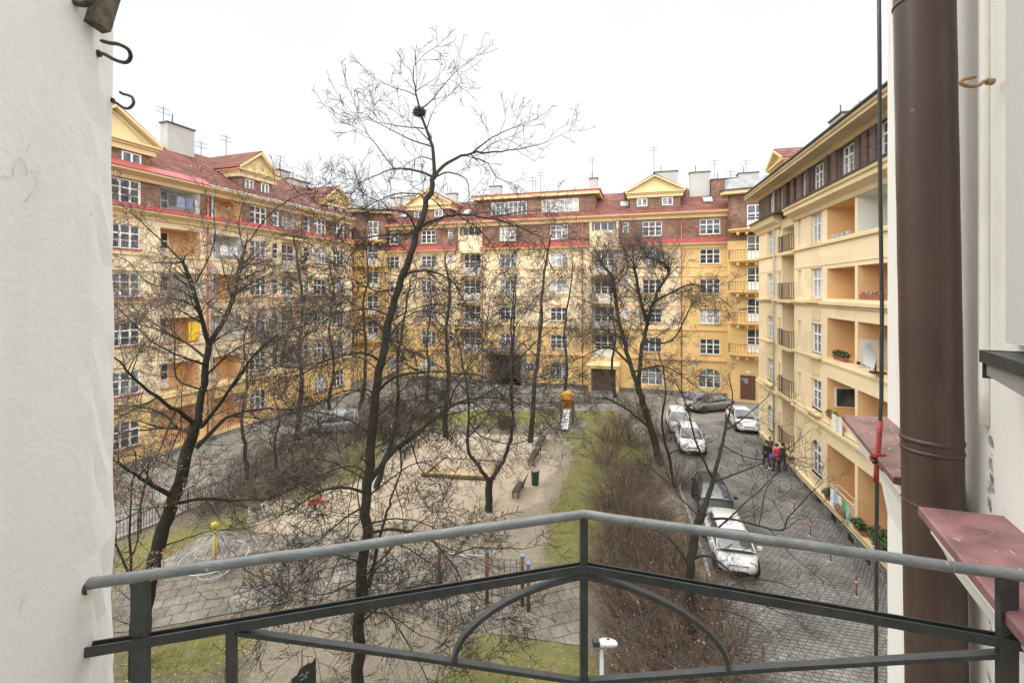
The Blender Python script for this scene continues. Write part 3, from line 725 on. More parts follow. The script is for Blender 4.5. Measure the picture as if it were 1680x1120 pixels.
for i,z in enumerate([13.8,10.75,7.7,4.6,1.2]):
    s=MB(); s.box(bay[0]-.02,bay[1]+.02,-.32,1.28,z-.35,z-.15); bb=s.build('balcony',M['trim'],rb); railing('railing',bb,bay[0]+.02,bay[1]-.02,-.25,z-.15,1.05,y1=-.02,step=.2,bw=.028)
    window(rb,bay[0]+.25,bay[1]-.25,z-.1,z+1.9,1.25,2,2,name='balcony_door')
tr=MB()
tr.xprism([(.02,18.14),(-.1,18.14),(-.25,18.3),(-.93,18.34),(-.93,18.46),(-1.03,18.49),(-1.03,18.62),(.02,18.62)],-.3,Rlen,0)
tr.xprism([(.02,18.624),(-1.15,18.624),(-1.15,18.69),(.02,18.8)],-.35,Rlen,1)
tr.xprism([(.02,15.45),(-.12,15.45),(-.2,15.65),(-.6,15.85),(-.6,16.05),(-.7,16.1),(-.7,16.25),(.02,16.25)],U(1303),Rlen,0)
tr.xprism([(.02,15.45),(-.12,15.45),(-.2,15.65),(-.5,15.85),(-.6,16.25),(.02,16.25)],-.2,bay[0],0)
tr.xprism([(.02,16.254),(-.78,16.254),(-.78,16.3),(.02,16.45)],-.25,Rlen,1)
for z,hh,pr in ((13.7,.12,.12),(12.55,.05,.03),(10.6,.16,.2),(10.4,.08,.1),(7.5,.1,.07),(4.35,.1,.1),(4.2,.14,.22),(.35,.12,.15),(.1,.1,.1)):
    for a,b in ((-.1,bay[0]),(bay[1],Rlen)): tr.box(a,b,-pr,-.002,z-hh,z,0)
for px in (1339,1264):
    for z in (7.3,4.2,10.3):
        c=U(px); tr.box(c-.5,c+.5,-.05,-.001,z-.75,z-.2,0); tr.box(c-.85,c+.85,-.3,-.002,z+.2,z+.32,0)
tr.build('cornice',[M['rtrim'],M['iron']],rb)
for px_ in (1322,1343,1368,1396,1422):
    q=U(px_); y_=RP[1]+q*RD[1]; gz=ground_z(y_); cw=MB(); z0_=gz+.22; z1_=min(gz+.55,-.12); cw.box(q-.3,q+.3,-.006,-.002,z0_,z1_,0)
    for k_ in range(4): cw.box(q-.24+.16*k_-.008,q-.24+.16*k_+.008,-.016,-.007,z0_,z1_,1)
    cw.build('cellar_window',[M['plastic0'],M['iron']],rb)
# pilaster strips in brick storey
ps=MB()
for px in (1302,1328,1358,1372,1410,1422,1436): 
    u=U(px); ps.box(u-.22,u+.22,-.12,-.002,16.35,18.12,0)
ps.box(bay[1],Rlen,-.1,-.003,16.3,16.62,0)
ps.build('brick_pilasters',M['dbrick'],rb)
rf=MB().loft([[(0,-.9,18.82),(0,5,20.6),(0,5,20.4),(0,-.9,18.72)],[(Rlen,-.9,18.82),(Rlen,5,20.6),(Rlen,5,20.4),(Rlen,-.9,18.72)]],0,False).build('roof',M['tile'],rb)
Q=offset_line(RP,RD,1.6); pc=uo(Q,RD,1281); pediment_dormer(rb,pc-1.5,pc+1.5,18.8,zo(Q,RD,1281,245)-1.45,1.6,4.5,(),22,nwin=2,ph=.95)
chim_px(rb,RP,RD,1361,1381,194,2.2,19.8)
ant_px(rb,RP,RD,1410,166,2.5,20)
downpipe(rb,U(1266)+.95,.3,18.5,-.14,'chim')
# soffit mouldings between windows
# ------------------------------------------------------------------ things on the loggias
def Rloc(u,y,z):
    d=Vector((RD[0],RD[1],0)); n=Vector((-RD[1],RD[0],0)); return Vector((RP[0],RP[1],0))+d*u+n*y+Vector((0,0,z))
RZ=math.atan2(RD[1],RD[0])
def cloth_mesh(w,h,m,folds=3,amp=.03):
    mb=MB(); nx,nz=10,6; P=lambda i,j:(w*i/nx, amp*math.sin(folds*2*math.pi*i/nx)*(j/nz+.2), -h*j/nz)
    for i in range(nx):
        for j in range(nz): mb.face([P(i,j),P(i+1,j),P(i+1,j+1),P(i,j+1)],0,True)
        mb.face([P(i,0),P(i+1,0),(P(i+1,0)[0],.06,-.02),(P(i,0)[0],.06,-.02)],0,True)
    return mb
def cloth(loc,rz,w,h,color,label,name='towel',group='laundry hung on the loggias'):
    m=plain('cloth_'+str(abs(hash(color))%9999),color,.9,.12,8)
    return cloth_mesh(w,h,m).build(name,m,None,loc,fix=False,rz=rz,label=label,cat='laundry',group=group)
cl=[((.72,.74,.76),'white towel'),((.30,.45,.62),'pale blue towel'),((.66,.68,.70),'light grey towel'),((.10,.38,.14),'green towel'),((.25,.5,.42),'sea green towel')]
u0=lg[0][0]+.7
for i,(c,t) in enumerate(cl):
    cloth(Rloc(u0+i*.42,-.13,1.25-.1),RZ,.38,.85,c,t+' hung over the ground floor loggia parapet above the bollards')
u0=lg[0][0]+1.0
for i,(c,t) in enumerate([((.74,.72,.60),'pale cream sheet'),((.70,.70,.68),'off-white sheet')]):
    cloth(Rloc(u0+i*.6,-.18,4.6+.42),RZ,.55,.95,c,t+' hanging over the first floor parapet of the right block')
def rack(loc,rz,w,label):
    r=MB(); r.tube([(0,0,0),(w,0,0)],.015,5); r.tube([(0,.35,0),(w,.35,0)],.015,5)
    for x in (0,w): r.tube([(x,0,0),(x,.35,0)],.015,5); r.tube([(x,0,0),(x,.35,-.7)],.012,5); r.tube([(x,.35,0),(x,0,-.7)],.012,5)
    return r.build('drying_rack',M['wframe'],None,loc,rz=rz,label=label,cat='rack')
rack(Rloc(lg[0][0]+.65,-.08,1.3),RZ,2.2,'white wire drying rack at the ground floor loggia under the towels')
# laundry on the left block's top loggia
LZ=math.atan2(LD[1],LD[0])
def Lloc(u,y,z):
    d=Vector((LD[0],LD[1],0)); n=Vector((-LD[1],LD[0],0)); return Vector((LP[0],LP[1],0))+d*u+n*y+Vector((0,0,z))
for i,(c,t) in enumerate([((.10,.10,.11),'black shirt'),((.30,.35,.5),'denim blue shirt'),((.22,.28,.45),'navy checked shirt'),((.62,.60,.70),'lilac shirt'),((.74,.74,.76),'white shirt')]):
    cloth(Lloc(logs[0][0]+.7+i*.62,.25,17.75),LZ,.5,.75,c,t+' drying on the top brick loggia of the long block','shirt')
for i in range(2):
    cloth(Lloc(logs[1][0]+.9+i*.8,.2,14.6),LZ,.7,.7,(.72,.73,.75),['white sheet drying on the loggia beside the red downpipe, nearer the pipe','white sheet drying on the loggia beside the red downpipe, farther from the pipe'][i],'sheet')
cloth(Lloc(logs[0][0]+2.0,.12,8.9),LZ,1.7,1.3,(.72,.50,.03),'bright yellow awning cloth on a middle loggia behind the samara tree','awning_cloth')
lo=MB(); lo.box(lg[0][0]+.003,lg[0][0]+.05,.35,1.35,5.1,6.15,0); lo.box(lg[0][0]+.05,lg[0][0]+.07,.42,1.28,5.17,6.08,1); lo.build('window',[M['wframe'],M['gl0']],rb)
# satellite dish
sd=empty('satellite_dish',Rloc(U(1441),-.15,7.75),RZ,label='grey satellite dish standing on the white loggia parapet',cat='dish')
d=MB(); rings=[]
for k in range(6):
    q=k/5; rr_=.55*q+.001; rings.append([(rr_*math.cos(t)*.95,-.02+.16*q*q*-1,.62+rr_*math.sin(t)) for t in [2*math.pi*j/20 for j in range(20)]])
d.loft(rings,0,True,False); d.build('dish',plain('dish_grey',(.50,.51,.49),.5,.05,3),sd,fix=False)
d=MB(); d.tube([(0,.05,0),(0,.05,.6)],.03,8); d.tube([(0,.02,.1),(.0,-.55,.35)],.015,5); d.box(-.06,.06,-.62,-.52,.3,.42,0); d.box(-.2,.2,-.1,.35,-.05,.02,0); d.build('mount',M['iron'],sd)
# planters and pot plants
def leafball(mb,c,r,n,m,rnd,size=.07,flat=.8):
    for _ in range(n):
        v=Vector((rnd.gauss(0,1),rnd.gauss(0,1),rnd.gauss(0,1))).normalized()*r*rnd.uniform(.3,1); v.z*=flat
        p=Vector(c)+v; a=Vector((rnd.gauss(0,1),rnd.gauss(0,1),rnd.gauss(0,1))).normalized(); b=a.orthogonal().normalized(); s=size*rnd.uniform(.6,1.3)
        mb.face([p-a*s,p+b*s*.5,p+a*s,p-b*s*.5],m)
M['green']=plain('evergreen_leaves',(.06,.10,.03),.7,.5,6); M['terra']=plain('terracotta',(.38,.13,.07),.8,.2,5); M['ygreen']=plain('yellow_green_leaves',(.22,.22,.04),.7,.5,6)
def potplant(loc,rz,w,label,m='green',r=.3,n=220,name='potted_plant'):
    e=empty(name,loc,rz,label=label,cat='plant',group='potted plants on the loggia parapets')
    p=MB(); p.loft([[(-w/2,-.09,0),(w/2,-.09,0),(w/2,.09,0),(-w/2,.09,0)],[(-w/2-.03,-.12,.2),(w/2+.03,-.12,.2),(w/2+.03,.12,.2),(-w/2-.03,.12,.2)]],0,False); p.build('pot',M['terra'],e)
    f=MB(); rnd=random.Random(int(loc[0]*100)); k=max(1,int(w/.3))
    for i in range(k): leafball(f,(-w/2+w*(i+.5)/k,0,.2+r*.5),r,n,0,rnd)
    f.build('foliage',M[m],e,fix=False)
potplant(Rloc(lg[0][0]+.2,-.02,.36),RZ,.3,'round green shrub in a pot at the far end of the towel loggia',r=.3)
potplant(Rloc(lg[0][0]+1.9,-.12,.36),RZ,.9,'terracotta trough of dry reddish plants under the green towel','leaf',r=.2,n=90)
potplant(Rloc(lg[1][0]+.35,-.05,.36),RZ,.8,'low green bush on the parapet corner past the loggia pillar',r=.28)
potplant(Rloc(lg[1][0]+1.3,.25,.36),RZ,.5,'large dark evergreen on the ground floor parapet behind the conductor rod',r=.45,n=500)
potplant(Rloc(lg[1][0]+2.1,.1,.36),RZ,.9,'spreading dark evergreen at the near end of the ground floor loggia',r=.42,n=450)
potplant(Rloc(lg[0][0]+1.3,.1,7.72),RZ,1.2,'dark green trailing plant along the second floor loggia parapet',r=.22,n=160)
potplant(Rloc(lg[1][0]+1.0,.1,10.8),RZ,1.6,'row of small pale pots with dry plants on the third floor loggia','leaf',r=.1,n=40)
potplant(Rloc(lg[0][0]+.6,.0,4.66),RZ,.9,'ochre leaved box plant beside the hanging sheets','ygreen',r=.16,n=80)
b=MB(); b.lathe([(.16,0),(.2,.3),(.21,.3),(.21,.33)],n=14); b.build('bucket',M['wframe'],None,Rloc(lg[1][0]+.95,.4,.36),label='white bucket between the bushes on the ground floor loggia',cat='bucket')
b=MB()
for i in range(4): b.box(i*.5,i*.5+.3,-.1,.1,0,.16,0)
for i in range(4): b.lathe([(.1,.16),(.05,.2)],(i*.5+.15,0,0),8,0)
b.build('planter_row',M['greymetal'],None,Rloc(lg[0][0]+.5,.1,13.82),rz=RZ,label='row of empty grey planters on the fourth floor loggia parapet',cat='planter')
b=MB(); b.box(-.3,.3,-.12,.12,0,.22); b.box(-.33,.33,-.14,.14,.22,.26); b.build('shelf_box',M['iron'],None,Rloc(lg[0][0]+1.55,1.3,14.5),rz=RZ,label='small black wall box inside the fourth floor loggia',cat='box')
# ------------------------------------------------------------------ foreground balcony (K scales it about nothing: plain metres)
K=.85
def fg(x,y,h): return Vector((x*K,y*K,H-h*K))
def wallmat(name,c,kind):
    m,nt,b=new_mat(name); v=coords(nt,'world')
    n1=ramp(nt,noise(nt,v,1.3,6,.6),.3,.75); n2=ramp(nt,noise(nt,v,9,6,.7),.58,.75); n3=ramp(nt,noise(nt,coords(nt,'world',(6,6,.7)),2.2,5),.55,.8)
    n4=ramp(nt,noise(nt,coords(nt,'world',(1,1,.5)),26,5,.75),.66,.74)
    a=mixc(nt,n1,tuple(x*.95 for x in c),c)
    mu=lambda s,k:(lambda n:(setattr(n,'operation','MULTIPLY'),nt.links.new(s,n.inputs[0]),setattr(n.inputs[1],'default_value',k),n.outputs[0])[-1])(nt.nodes.new('ShaderNodeMath'))
    a=mixc(nt,mu(n2,.15),a,(.48,.47,.42)); a=mixc(nt,mu(n3,.3 if kind else .16),a,(.52,.49,.33) if kind else (.5,.49,.45)); a=mixc(nt,mu(n4,.5),a,(.30,.28,.23))
    nt.links.new(a,b.inputs['Base Color']); b.inputs['Roughness'].default_value=.85; b.inputs['Specular IOR Level'].default_value=.25
    nb=noise(nt,v,4,5,.6); b1=nt.nodes.new('ShaderNodeBump'); b1.inputs['Strength'].default_value=.18; b1.inputs['Distance'].default_value=.03; nt.links.new(nb,b1.inputs['Height'])
    b2=nt.nodes.new('ShaderNodeBump'); b2.inputs['Strength'].default_value=.25; b2.inputs['Distance'].default_value=.004; nt.links.new(noise(nt,v,90,3),b2.inputs['Height']); nt.links.new(b1.outputs[0],b2.inputs['Normal']); nt.links.new(b2.outputs[0],b.inputs['Normal'])
    return m
M['lwall']=wallmat('left_wall_paint',(.87,.88,.87),0); M['gwall']=wallmat('shaded_wall_face',(.60,.61,.58),0); M['rwall']=wallmat('right_wall_paint',(.87,.86,.81),1)  # gwall: shadow side of the wall put into its grey colour
M['rail']=plain('grey_rail_paint',(.05,.055,.054),.42,.25,30,bmp=.15)
M['railtop']=plain('handrail_paint',(.21,.225,.23),.38,.2,22,bmp=.2)
M['rust']=plain('rust',(.13,.075,.04),.85,.45,40)
M['hook']=plain('rusty_hook_metal',(.10,.085,.06),.5,.5,60,metal=.4)
M['ohook']=plain('ochre_painted_hook',(.35,.22,.09),.6,.3,60)
M['crack']=plain('crack_dirt',(.40,.38,.33),.9,.4,30)
M['bpipe']=plain('brown_pipe_paint',(.085,.053,.041),.33,.12,5,spec=.5,bmp=.03)
M['pink']=plain('faded_red_sill',(.27,.135,.14),.55,.3,14,bmp=.1)
M['brn']=plain('brown_sill_paint',(.22,.12,.10),.45,.35,10,bmp=.1)
chipped(M['railtop'],(.55,.53,.48),24,.665,.675); chipped(M['railtop'],(.16,.10,.07),55,.68,.70); chipped(M['rail'],(.17,.10,.06),45,.66,.70); chipped(M['bpipe'],(.20,.15,.12),16,.66,.72); chipped(M['bpipe'],(.045,.03,.025),5,.58,.75); chipped(M['pink'],(.45,.36,.34),30,.64,.70); chipped(M['pink'],(.16,.10,.09),7,.58,.75); chipped(M['brn'],(.42,.36,.33),30,.64,.70)
# left wall: pier beside the balcony with a worn arris
rnd=random.Random(3)
lw_=MB(); nz=60; prof=[(-3,-.9),(-.89,-.9),(-.89,.93),(-.888,.965),(-.893,.985),(-.905,1.02),(-.925,1.06),(-.95,1.085),(-3,1.085)]
rings=[]
for i in range(nz+1):
    h=2.2-4.6*i/nz; r_=[]
    for j,(x,y) in enumerate(prof):
        dx=rnd.gauss(0,.0022) if 3<=j<=7 else 0
        r_.append(fg(x+dx,y+dx,-h))
    rings.append(r_)
lw_.loft(rings,0,False)
o=lw_.build('wall',M['lwall'],None,kind='thing',label='white painted wall pier at the near end of the balcony with clothes hooks',cat='wall'); 
# dirt line cracks along the arris (thin raised flakes)
cr=MB()
h=-1.75
while h<.9:
    L=rnd.uniform(.01,.06)
    if rnd.random()<.6:
        x,y=-.8865,.955+rnd.uniform(-.006,.006); wd=rnd.uniform(.0008,.0035)
        cr.face([fg(x,y-wd,h),fg(x,y+wd,h+L*.3),fg(x,y+wd*.6,h+L),fg(x,y-wd*.4,h+L*.7)])
    h+=L*rnd.uniform(.8,2.4)
for (px,py,w_,hh) in ((160,470,.004,.07),(22,290,.002,.0),(163,690,.003,.02)):
    y=.89*F/(CX-px); hc=(py-HY)*y/F
    if hh: cr.face([fg(-.8868,y-w_,hc-hh*.4),fg(-.8868,y+w_,hc-hh*.2),fg(-.8868,y+w_*.6,hc+hh*.5),fg(-.8868,y-w_*.5,hc+hh*.4)])
gm=MB()   # old faint pencil scribble on the pier
def scr(pts):
    q=[]
    for px,py in pts:
        y=.89*F/(CX-px); q.append(fg(-.8872,y,(py-HY)*y/F))
    gm.tube(q,.0006,4)
scr([(18,290),(22,262),(30,256),(40,270),(42,288)]); scr([(48,280),(62,282),(60,300),(50,318),(38,330)]); scr([(2,288),(14,290)])
gm.build('scribble',plain('pencil',(.76,.76,.74),.9,.1,5),o)
# hooks
def hook(name,px,py,pts,mat,label,r=.0062,wallx=None,y=None):
    """pts: offsets in photo pixels from the root, at distance y"""
    e=empty(name,fg((px-CX)/F*y,y,(py-HY)*y/F),label=label,cat='hook',group='hooks screwed into the walls'); P=[]
    for dx,dy,dd in pts: P.append(Vector((dx/F*y*K,dd*K,-dy/F*y*K)))
    m=MB(); m.tube(P,[r*1.25]+[r]*(len(P)-3)+[r*.9,r*.45],8); m.build('hook_shank',M[mat],e)
    m=MB(); a=P[0]; b=P[1]; t=(b-a).normalized(); m.tube([a-t*.01,a+t*.003],r*1.9,10); m.build('rosette',M[mat],e); return e
def smooth(pts,n=4):
    out=[]; P=[Vector(p) for p in pts]
    for i in range(len(P)-1):
        p0=P[max(i-1,0)];p1=P[i];p2=P[i+1];p3=P[min(i+2,len(P)-1)]
        for k in range(n):
            t=k/n; out.append(.5*((2*p1)+(-p0+p2)*t+(2*p0-5*p1+4*p2-p3)*t*t+(-p0+3*p1-3*p2+p3)*t*t*t))
    out.append(P[-1]); return out
hook('wall_hook',161,88,smooth([(0,0,0),(10,1,0),(22,7,.01),(36,9,.015),(47,2,.01),(49,-7,.0),(40,-11,-.01),(26,-13,-.01),(13,-15,-.015)]),'hook','dark hook with a flattened open loop, middle one on the white pier',y=.985,r=.0033)
hook('wall_hook',183,164,smooth([(0,0,0),(8,5,0),(18,12,0),(28,14,0),(36,6,0),(34,-4,0),(26,-8,0),(18,-10,0),(13,-14,0)]),'hook','thin dark hook curling up in front of the nearest pedimented dormer',y=1.05,r=.0026)
hook('wall_hook',112,-6,smooth([(0,0,0),(8,8,0),(22,13,0),(36,8,0),(42,-4,0),(34,-12,0)]),'hook','rusty hook loop at the very top of the white pier',y=.93,r=.0055)
hook('wall_hook',1622,134,smooth([(0,0,0),(-8,0,0),(-16,6,0),(-28,8,0),(-40,6,0),(-46,2,0),(-42,-3,0),(-30,-6,0),(-20,-8,0)]),'ohook','ochre painted hook in the cream wall right of the brown drainpipe',y=1.36,r=.0045)
b=MB(); p0=A(178,-14,.98*K); p1=A(160,44,.96*K); b.bar(p0,p1,.022,.03); b.build('wall_bracket',M['hook'],None,label='dark flat iron bracket end hanging at the top of the white pier',cat='bracket')

# right wall, running away at an angle
WD=Vector((.446,.895)); WN=Vector((-.895,.446)); W0=Vector((1.98,2.41))
def wp(t,n,h): p=W0-WD*t+WN*n; return fg(p.x,p.y,h)
m=MB(); rings=[]
for i in range(nz+1):
    h=-2.6+5.6*i/nz; rings.append([wp(0+rnd.gauss(0,.0015),0,h),wp(.02,.004,h),wp(2.9,.0,h),wp(2.9,-1.5,h),wp(0,-1.5,h)])
m.loft(rings,0,False)
o=m.build('wall',M['rwall'],None,label='cream plastered wall running outward behind the brown drainpipe',cat='wall',kind='thing')
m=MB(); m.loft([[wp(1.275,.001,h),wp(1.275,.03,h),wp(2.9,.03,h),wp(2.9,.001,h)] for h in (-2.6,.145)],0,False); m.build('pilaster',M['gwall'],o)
def ledge(t0,t1,mat,h,label,proj=.19):
    e=MB(); pr=[(0,h-.012),(proj,h),(proj+.006,h+.004),(proj+.006,h+.026),(proj-.01,h+.028),(0,h+.03)]
    n=14; rings=[]
    for i in range(n+1):
        t=t0+(t1-t0)*i/n; rings.append([wp(t,a+.001,b) for a,b in pr])
    e.loft(rings,0,False)
    q=e.build('sill_sheet',M[mat],None)
    s=MB(); pr2=[(0,h+.0305),(proj-.02,h+.0305),(proj-.02,h+.07),(proj-.05,h+.12),(proj-.075,h+.18),(proj-.11,h+.23),(.04,h+.27),(0,h+.5)]
    s.loft([[wp(t0+.015,a+.001,b) for a,b in pr2],[wp(t1,a+.001,b) for a,b in pr2]],0,False)
    r=empty('window_ledge',(0,0,0),label=label,cat='ledge'); q.parent=r; s.build('moulding',M['rwall'],r); return r
ledge(1.19,2.9,'pink',.674,'faded pink metal ledge on the cream wall, nearer side of the drainpipe')
ledge(0.0,.93,'brn',.676,'scuffed brown metal ledge on the cream wall beyond the drainpipe')
# paint flakes on the ledges
fl=MB()
for _ in range(70):
    far=rnd.random()<.5; t=rnd.uniform(.05,.9) if far else rnd.uniform(1.22,2.2); n_=rnd.uniform(.02,.18); s=rnd.uniform(.002,.009); h=(.676 if far else .674)-.0125+.012*n_/.19-.0008
    fl.face([wp(t-s*2,n_,h),wp(t,n_+s*.4,h),wp(t+s*2,n_,h),wp(t+s*.3,n_-s*.4,h)])
fl.build('paint_flakes',plain('bare_zinc',(.55,.47,.44),.5,.2,9),None,fix=False,kind='stuff',label='pale flakes of worn paint on the metal ledges',cat='paint flakes')
b=MB()
P=lambda t,n,h: wp(t,n,h)
b.loft([[P(1.30,.0,.168),P(1.30,.085,.168),P(1.9,.085,.185),P(1.9,.0,.185)],[P(1.30,.0,.176),P(1.30,.085,.176),P(1.9,.085,.193),P(1.9,.0,.193)]],0,False)
b.loft([[P(1.295,.086,.166),P(1.295,.092,.166),P(1.9,.092,.183),P(1.9,.086,.183)],[P(1.295,.086,.2),P(1.295,.092,.2),P(1.9,.092,.217),P(1.9,.086,.217)]],0,False)
b.loft([[P(1.295,.0,.166),P(1.295,.0855,.166),P(1.299,.0855,.166),P(1.299,.0,.166)],[P(1.295,.0,.245),P(1.295,.0855,.245),P(1.299,.0855,.245),P(1.299,.0,.245)]],0,False)
bo=b.build('wall_shelf',M['rail'],None,label='small dark metal ledge against the grey wall face at the right edge',cat='ledge')
b=MB(); b.loft([[P(1.305,.0,.18),P(1.305,.08,.18),P(1.9,.08,.197),P(1.9,.0,.197)],[P(1.305,.0,.235),P(1.305,.08,.235),P(1.9,.06,.32),P(1.9,.0,.32)]],0,False); b.build('slab_core',M['concrete'],bo)
# drainpipe
dp=empty('drainpipe',fg(1.408,1.56,0),label='thick brown drainpipe running down beside the cream wall',cat='drainpipe')
def dpx(h): return .0152*(h)   # slight lean
m=MB(); rings=[]
for i in range(70):
    h=-2.3+5.6*i/69; r=.0815+.0004*math.sin(i*1.7); c=Vector((.012+dpx(h),0,-h*K))
    rings.append([c+Vector((math.cos(a)*r*K,math.sin(a)*r*K,0)) for a in [2*math.pi*j/40 for j in range(40)]])
m.loft(rings); m.build('pipe',M['bpipe'],dp)
m=MB()
for h,r,t in ((.505,.0835,.008),(.54,.0835,.006),(.72,.0830,.003),(-.985,.0835,.006)):
    c=(.012+dpx(h),0,-h*K); tl=.0
    m=MB(); m.lathe([(.079*K,-t*K),(r*K,-t*K),((r+.0018)*K,0),(r*K,t*K),(.079*K,t*K)],c,40); m.build('collar',M['bpipe'],dp)
# rounded wall corner modelled as a tube; loose render/gap behind the pipe
m=MB(); pts=[wp(1.10,.012,h) for h in (-2.5,-1.2,-.6,0,.3,.42)]; m.tube(pts,[.012]*6,8); m.build('wall_corner',M['rwall'],None,label='thin white rounded wall corner tucked behind the drainpipe',cat='wall_corner')
m=MB()
for _ in range(60):
    h=rnd.choice([rnd.gauss(-1.0,.06),rnd.gauss(.55,.08),rnd.gauss(1.05,.12)]); t=1.10+rnd.gauss(.015,.008); s=rnd.uniform(.004,.014)
    m.face([wp(t-s,.004,h-s),wp(t+s*.6,.004,h-s*.7),wp(t+s,.004,h+s*1.2),wp(t-s*.4,.004,h+s)])
m.build('broken_plaster',M['crack'],None,fix=False,kind='stuff',label='dark broken plaster patches behind the drainpipe',cat='broken plaster')
# conductor rod with clamp
cr_=empty('conductor_rod',(0,0,0),label='thin grey lightning conductor rod with red clamp on the brown ledge',cat='rod')
yR=1.885
m=MB(); m.tube([fg((px-CX)/F*yR,yR,(py-HY)*yR/F) for px,py in ((1441,-120),(1443,100),(1444,300),(1447,500),(1446,660),(1443,705),(1439,760),(1438,900),(1437,1300))],.0062,8); m.build('rod',M['rail'],cr_)
m=MB(); m.tube([fg((px-CX)/F*yR,yR,(py-HY)*yR/F) for px,py in ((1444.5,690),(1443,712),(1439,755),(1437,790))],.0078,8)
c=fg((1440-CX)/F*yR,yR,(752-HY)*yR/F)
m.box(c.x-.018,c.x+.018,c.y-.016,c.y+.012,c.z-.012,c.z+.02,0); m.bar(c+Vector((-.04,-.02,.012)),c+Vector((.0,-.01,0)),.009,.009,1); m.bar(c+Vector((-.032,-.02,-.006)),c+Vector((.0,-.01,-.008)),.008,.008,1); m.bar(c,c+Vector((.025,0,-.045)),.014,.012,1)
m.build('clamp',[plain('clamp_red',(.40,.06,.05),.6,.25,30),M['iron']],cr_)
# railing
bal=empty('balcony_railing',(0,0,H-1.0),label='dark iron balcony railing bulging outward with an arched ornament and grey handrail',cat='railing')
off=Vector((0,0,-(H-1.0)))
PL=Vector((-.89,.96)); PC=Vector((.193,1.23)); PR=Vector((1.05,.97))
def rl(s,h):   # s in -1..0 left run, 0..1 right run (beyond 1 to the wall)
    p = PC.lerp(PL,-s) if s<0 else PC+(PR-PC)*s
    return fg(p.x,p.y,h)+off
def rs(px): # param from pixel
    mm=(px-CX)/F
    for a,b,sg in ((PC,PL,-1),(PC,PR,1)):
        t=(mm*a.y-a.x)/((b.x-a.x)-mm*(b.y-a.y))
        if 0<=t<=1.35: return sg*t
    return 0
rj=random.Random(5)
m=MB()
hr=[rl(-1.02,.622)]+[rl(-1+i/12,.615-.015*(i/12)**1) for i in range(12)]+[rl(-.02,.60),rl(.0,.6005),rl(.02,.60)]+[rl(i/12,.60) for i in range(1,17)]
hr=[p+Vector((0,0,rj.uniform(-.0012,.0012))) for p in hr]
m.tube(hr,.0115*K,16); m.build('handrail',M['railtop'],bal)
m=MB(); m.tube([rl(-1.035,.622),rl(-1.0,.62)],.016*K,12); m.build('wall_socket',M['rust'],bal); m=MB(); m.tube([rl(-1.03,.765),rl(-1.005,.76)],.012*K,12); m.build('wall_socket',M['rust'],bal)
def chan(m,s0,s1,h0,h1,hh=.020,dd=.020):
    n=10
    def P_(s,h,d):
        p=rl(s,h); q=rl(s+.01,h)-p; q.normalize(); nn=Vector((-q.y,q.x,0)); return p+nn*d*K
    for d0,d1,a,b in ((-dd/2,-dd/2+.003,-hh,0),(dd/2-.003,dd/2,-hh,.0),(-dd/2+.003,dd/2-.003,0,.003)):
        rings=[]
        for i in range(n+1):
            s=s0+(s1-s0)*i/n; h=h0+(h1-h0)*i/n
            if abs(s)<.002: s=-.002 if s1<=0.001 else .002
            rings.append([P_(s,h+a,d0),P_(s,h+a,d1),P_(s,h+b,d1),P_(s,h+b,d0)])
        m.loft(rings,0,False)
def flat(m,pts,w,t):  # flat bar lying with its broad face up; pts list of (s,h)
    rings=[]
    for i,(s,h) in enumerate(pts):
        p=rl(s,h); q=rl(s+.01,h)-p; q.normalize(); nn=Vector((-q.y,q.x,0))
        a=rl(*pts[max(i-1,0)]); b=rl(*pts[min(i+1,len(pts)-1)]); tg=(b-a).normalized(); up=nn.cross(tg); 
        if up.z<0: up=-up
        rings.append([p-nn*w/2-up*t/2,p+nn*w/2-up*t/2,p+nn*w/2+up*t/2,p-nn*w/2+up*t/2])
    m.loft(rings,0,False)
m=MB(); chan(m,-1.02,-.002,.762,.752); m.build('mid_rail',M['rail'],bal)
m=MB(); chan(m,.002,1.3,.752,.752); m.build('mid_rail',M['rail'],bal)
m=MB(); s=rs(390); flat(m,[(s,.765),(s*.5,.905),(-.01,1.046)],.018*K,.010*K); m.build('brace',M['rail'],bal)
m=MB(); s=1.0; flat(m,[(.01,1.046),(.5,.905),(s,.768)],.018*K,.010*K); m.build('brace',M['rail'],bal)
m=MB(); sL,sR=rs(745),rs(1195); ar=[]
for i in range(25):
    a=math.pi*i/24; c=-math.cos(a); s=(-c*sL if c<0 else c*sR); s=s if abs(s)>.003 else .003
    ar.append((s,.93-.165*math.sin(a)))
flat(m,ar,.018*K,.011*K); m.build('arch_bar',M['rail'],bal)
def post(s,h0,w,d,h1=1.75):
    m=MB(); p=rl(s,h0); q=rl(s,h1); m.box(p.x-w*K/2,p.x+w*K/2,p.y-d*K/2,p.y+d*K/2,q.z,p.z); m.build('post',M['rail'],bal)
post(rs(231),.612,.035,.012); post(rs(1652),.605,.039,.012); post(rs(380),.757,.022,.010); post(0.0001,.60,.020,.02)
m=MB(); m.tube([rl(1.3,.70),rl(1.0,.695)],.012,8); 
m.build('rear_tie',M['rust'],bal)
m=MB(); m.zprism([(-.76,-.8),(.75,-.8),(1.0,.9*K),(.193*K,1.3*K),(-.76,1.02*K)],H-1.62,H-1.48,0); m.build('balcony_floor',M['concrete'],None,kind='structure')
# our own building behind the camera
m=MB(); m.box(-20,20,-12,-1.6,-1.7,15.5,0); m.build('apartment_building',M['white_st'],None,label='cream block behind the viewpoint carrying the balcony',cat='building',group='apartment blocks around the courtyard')

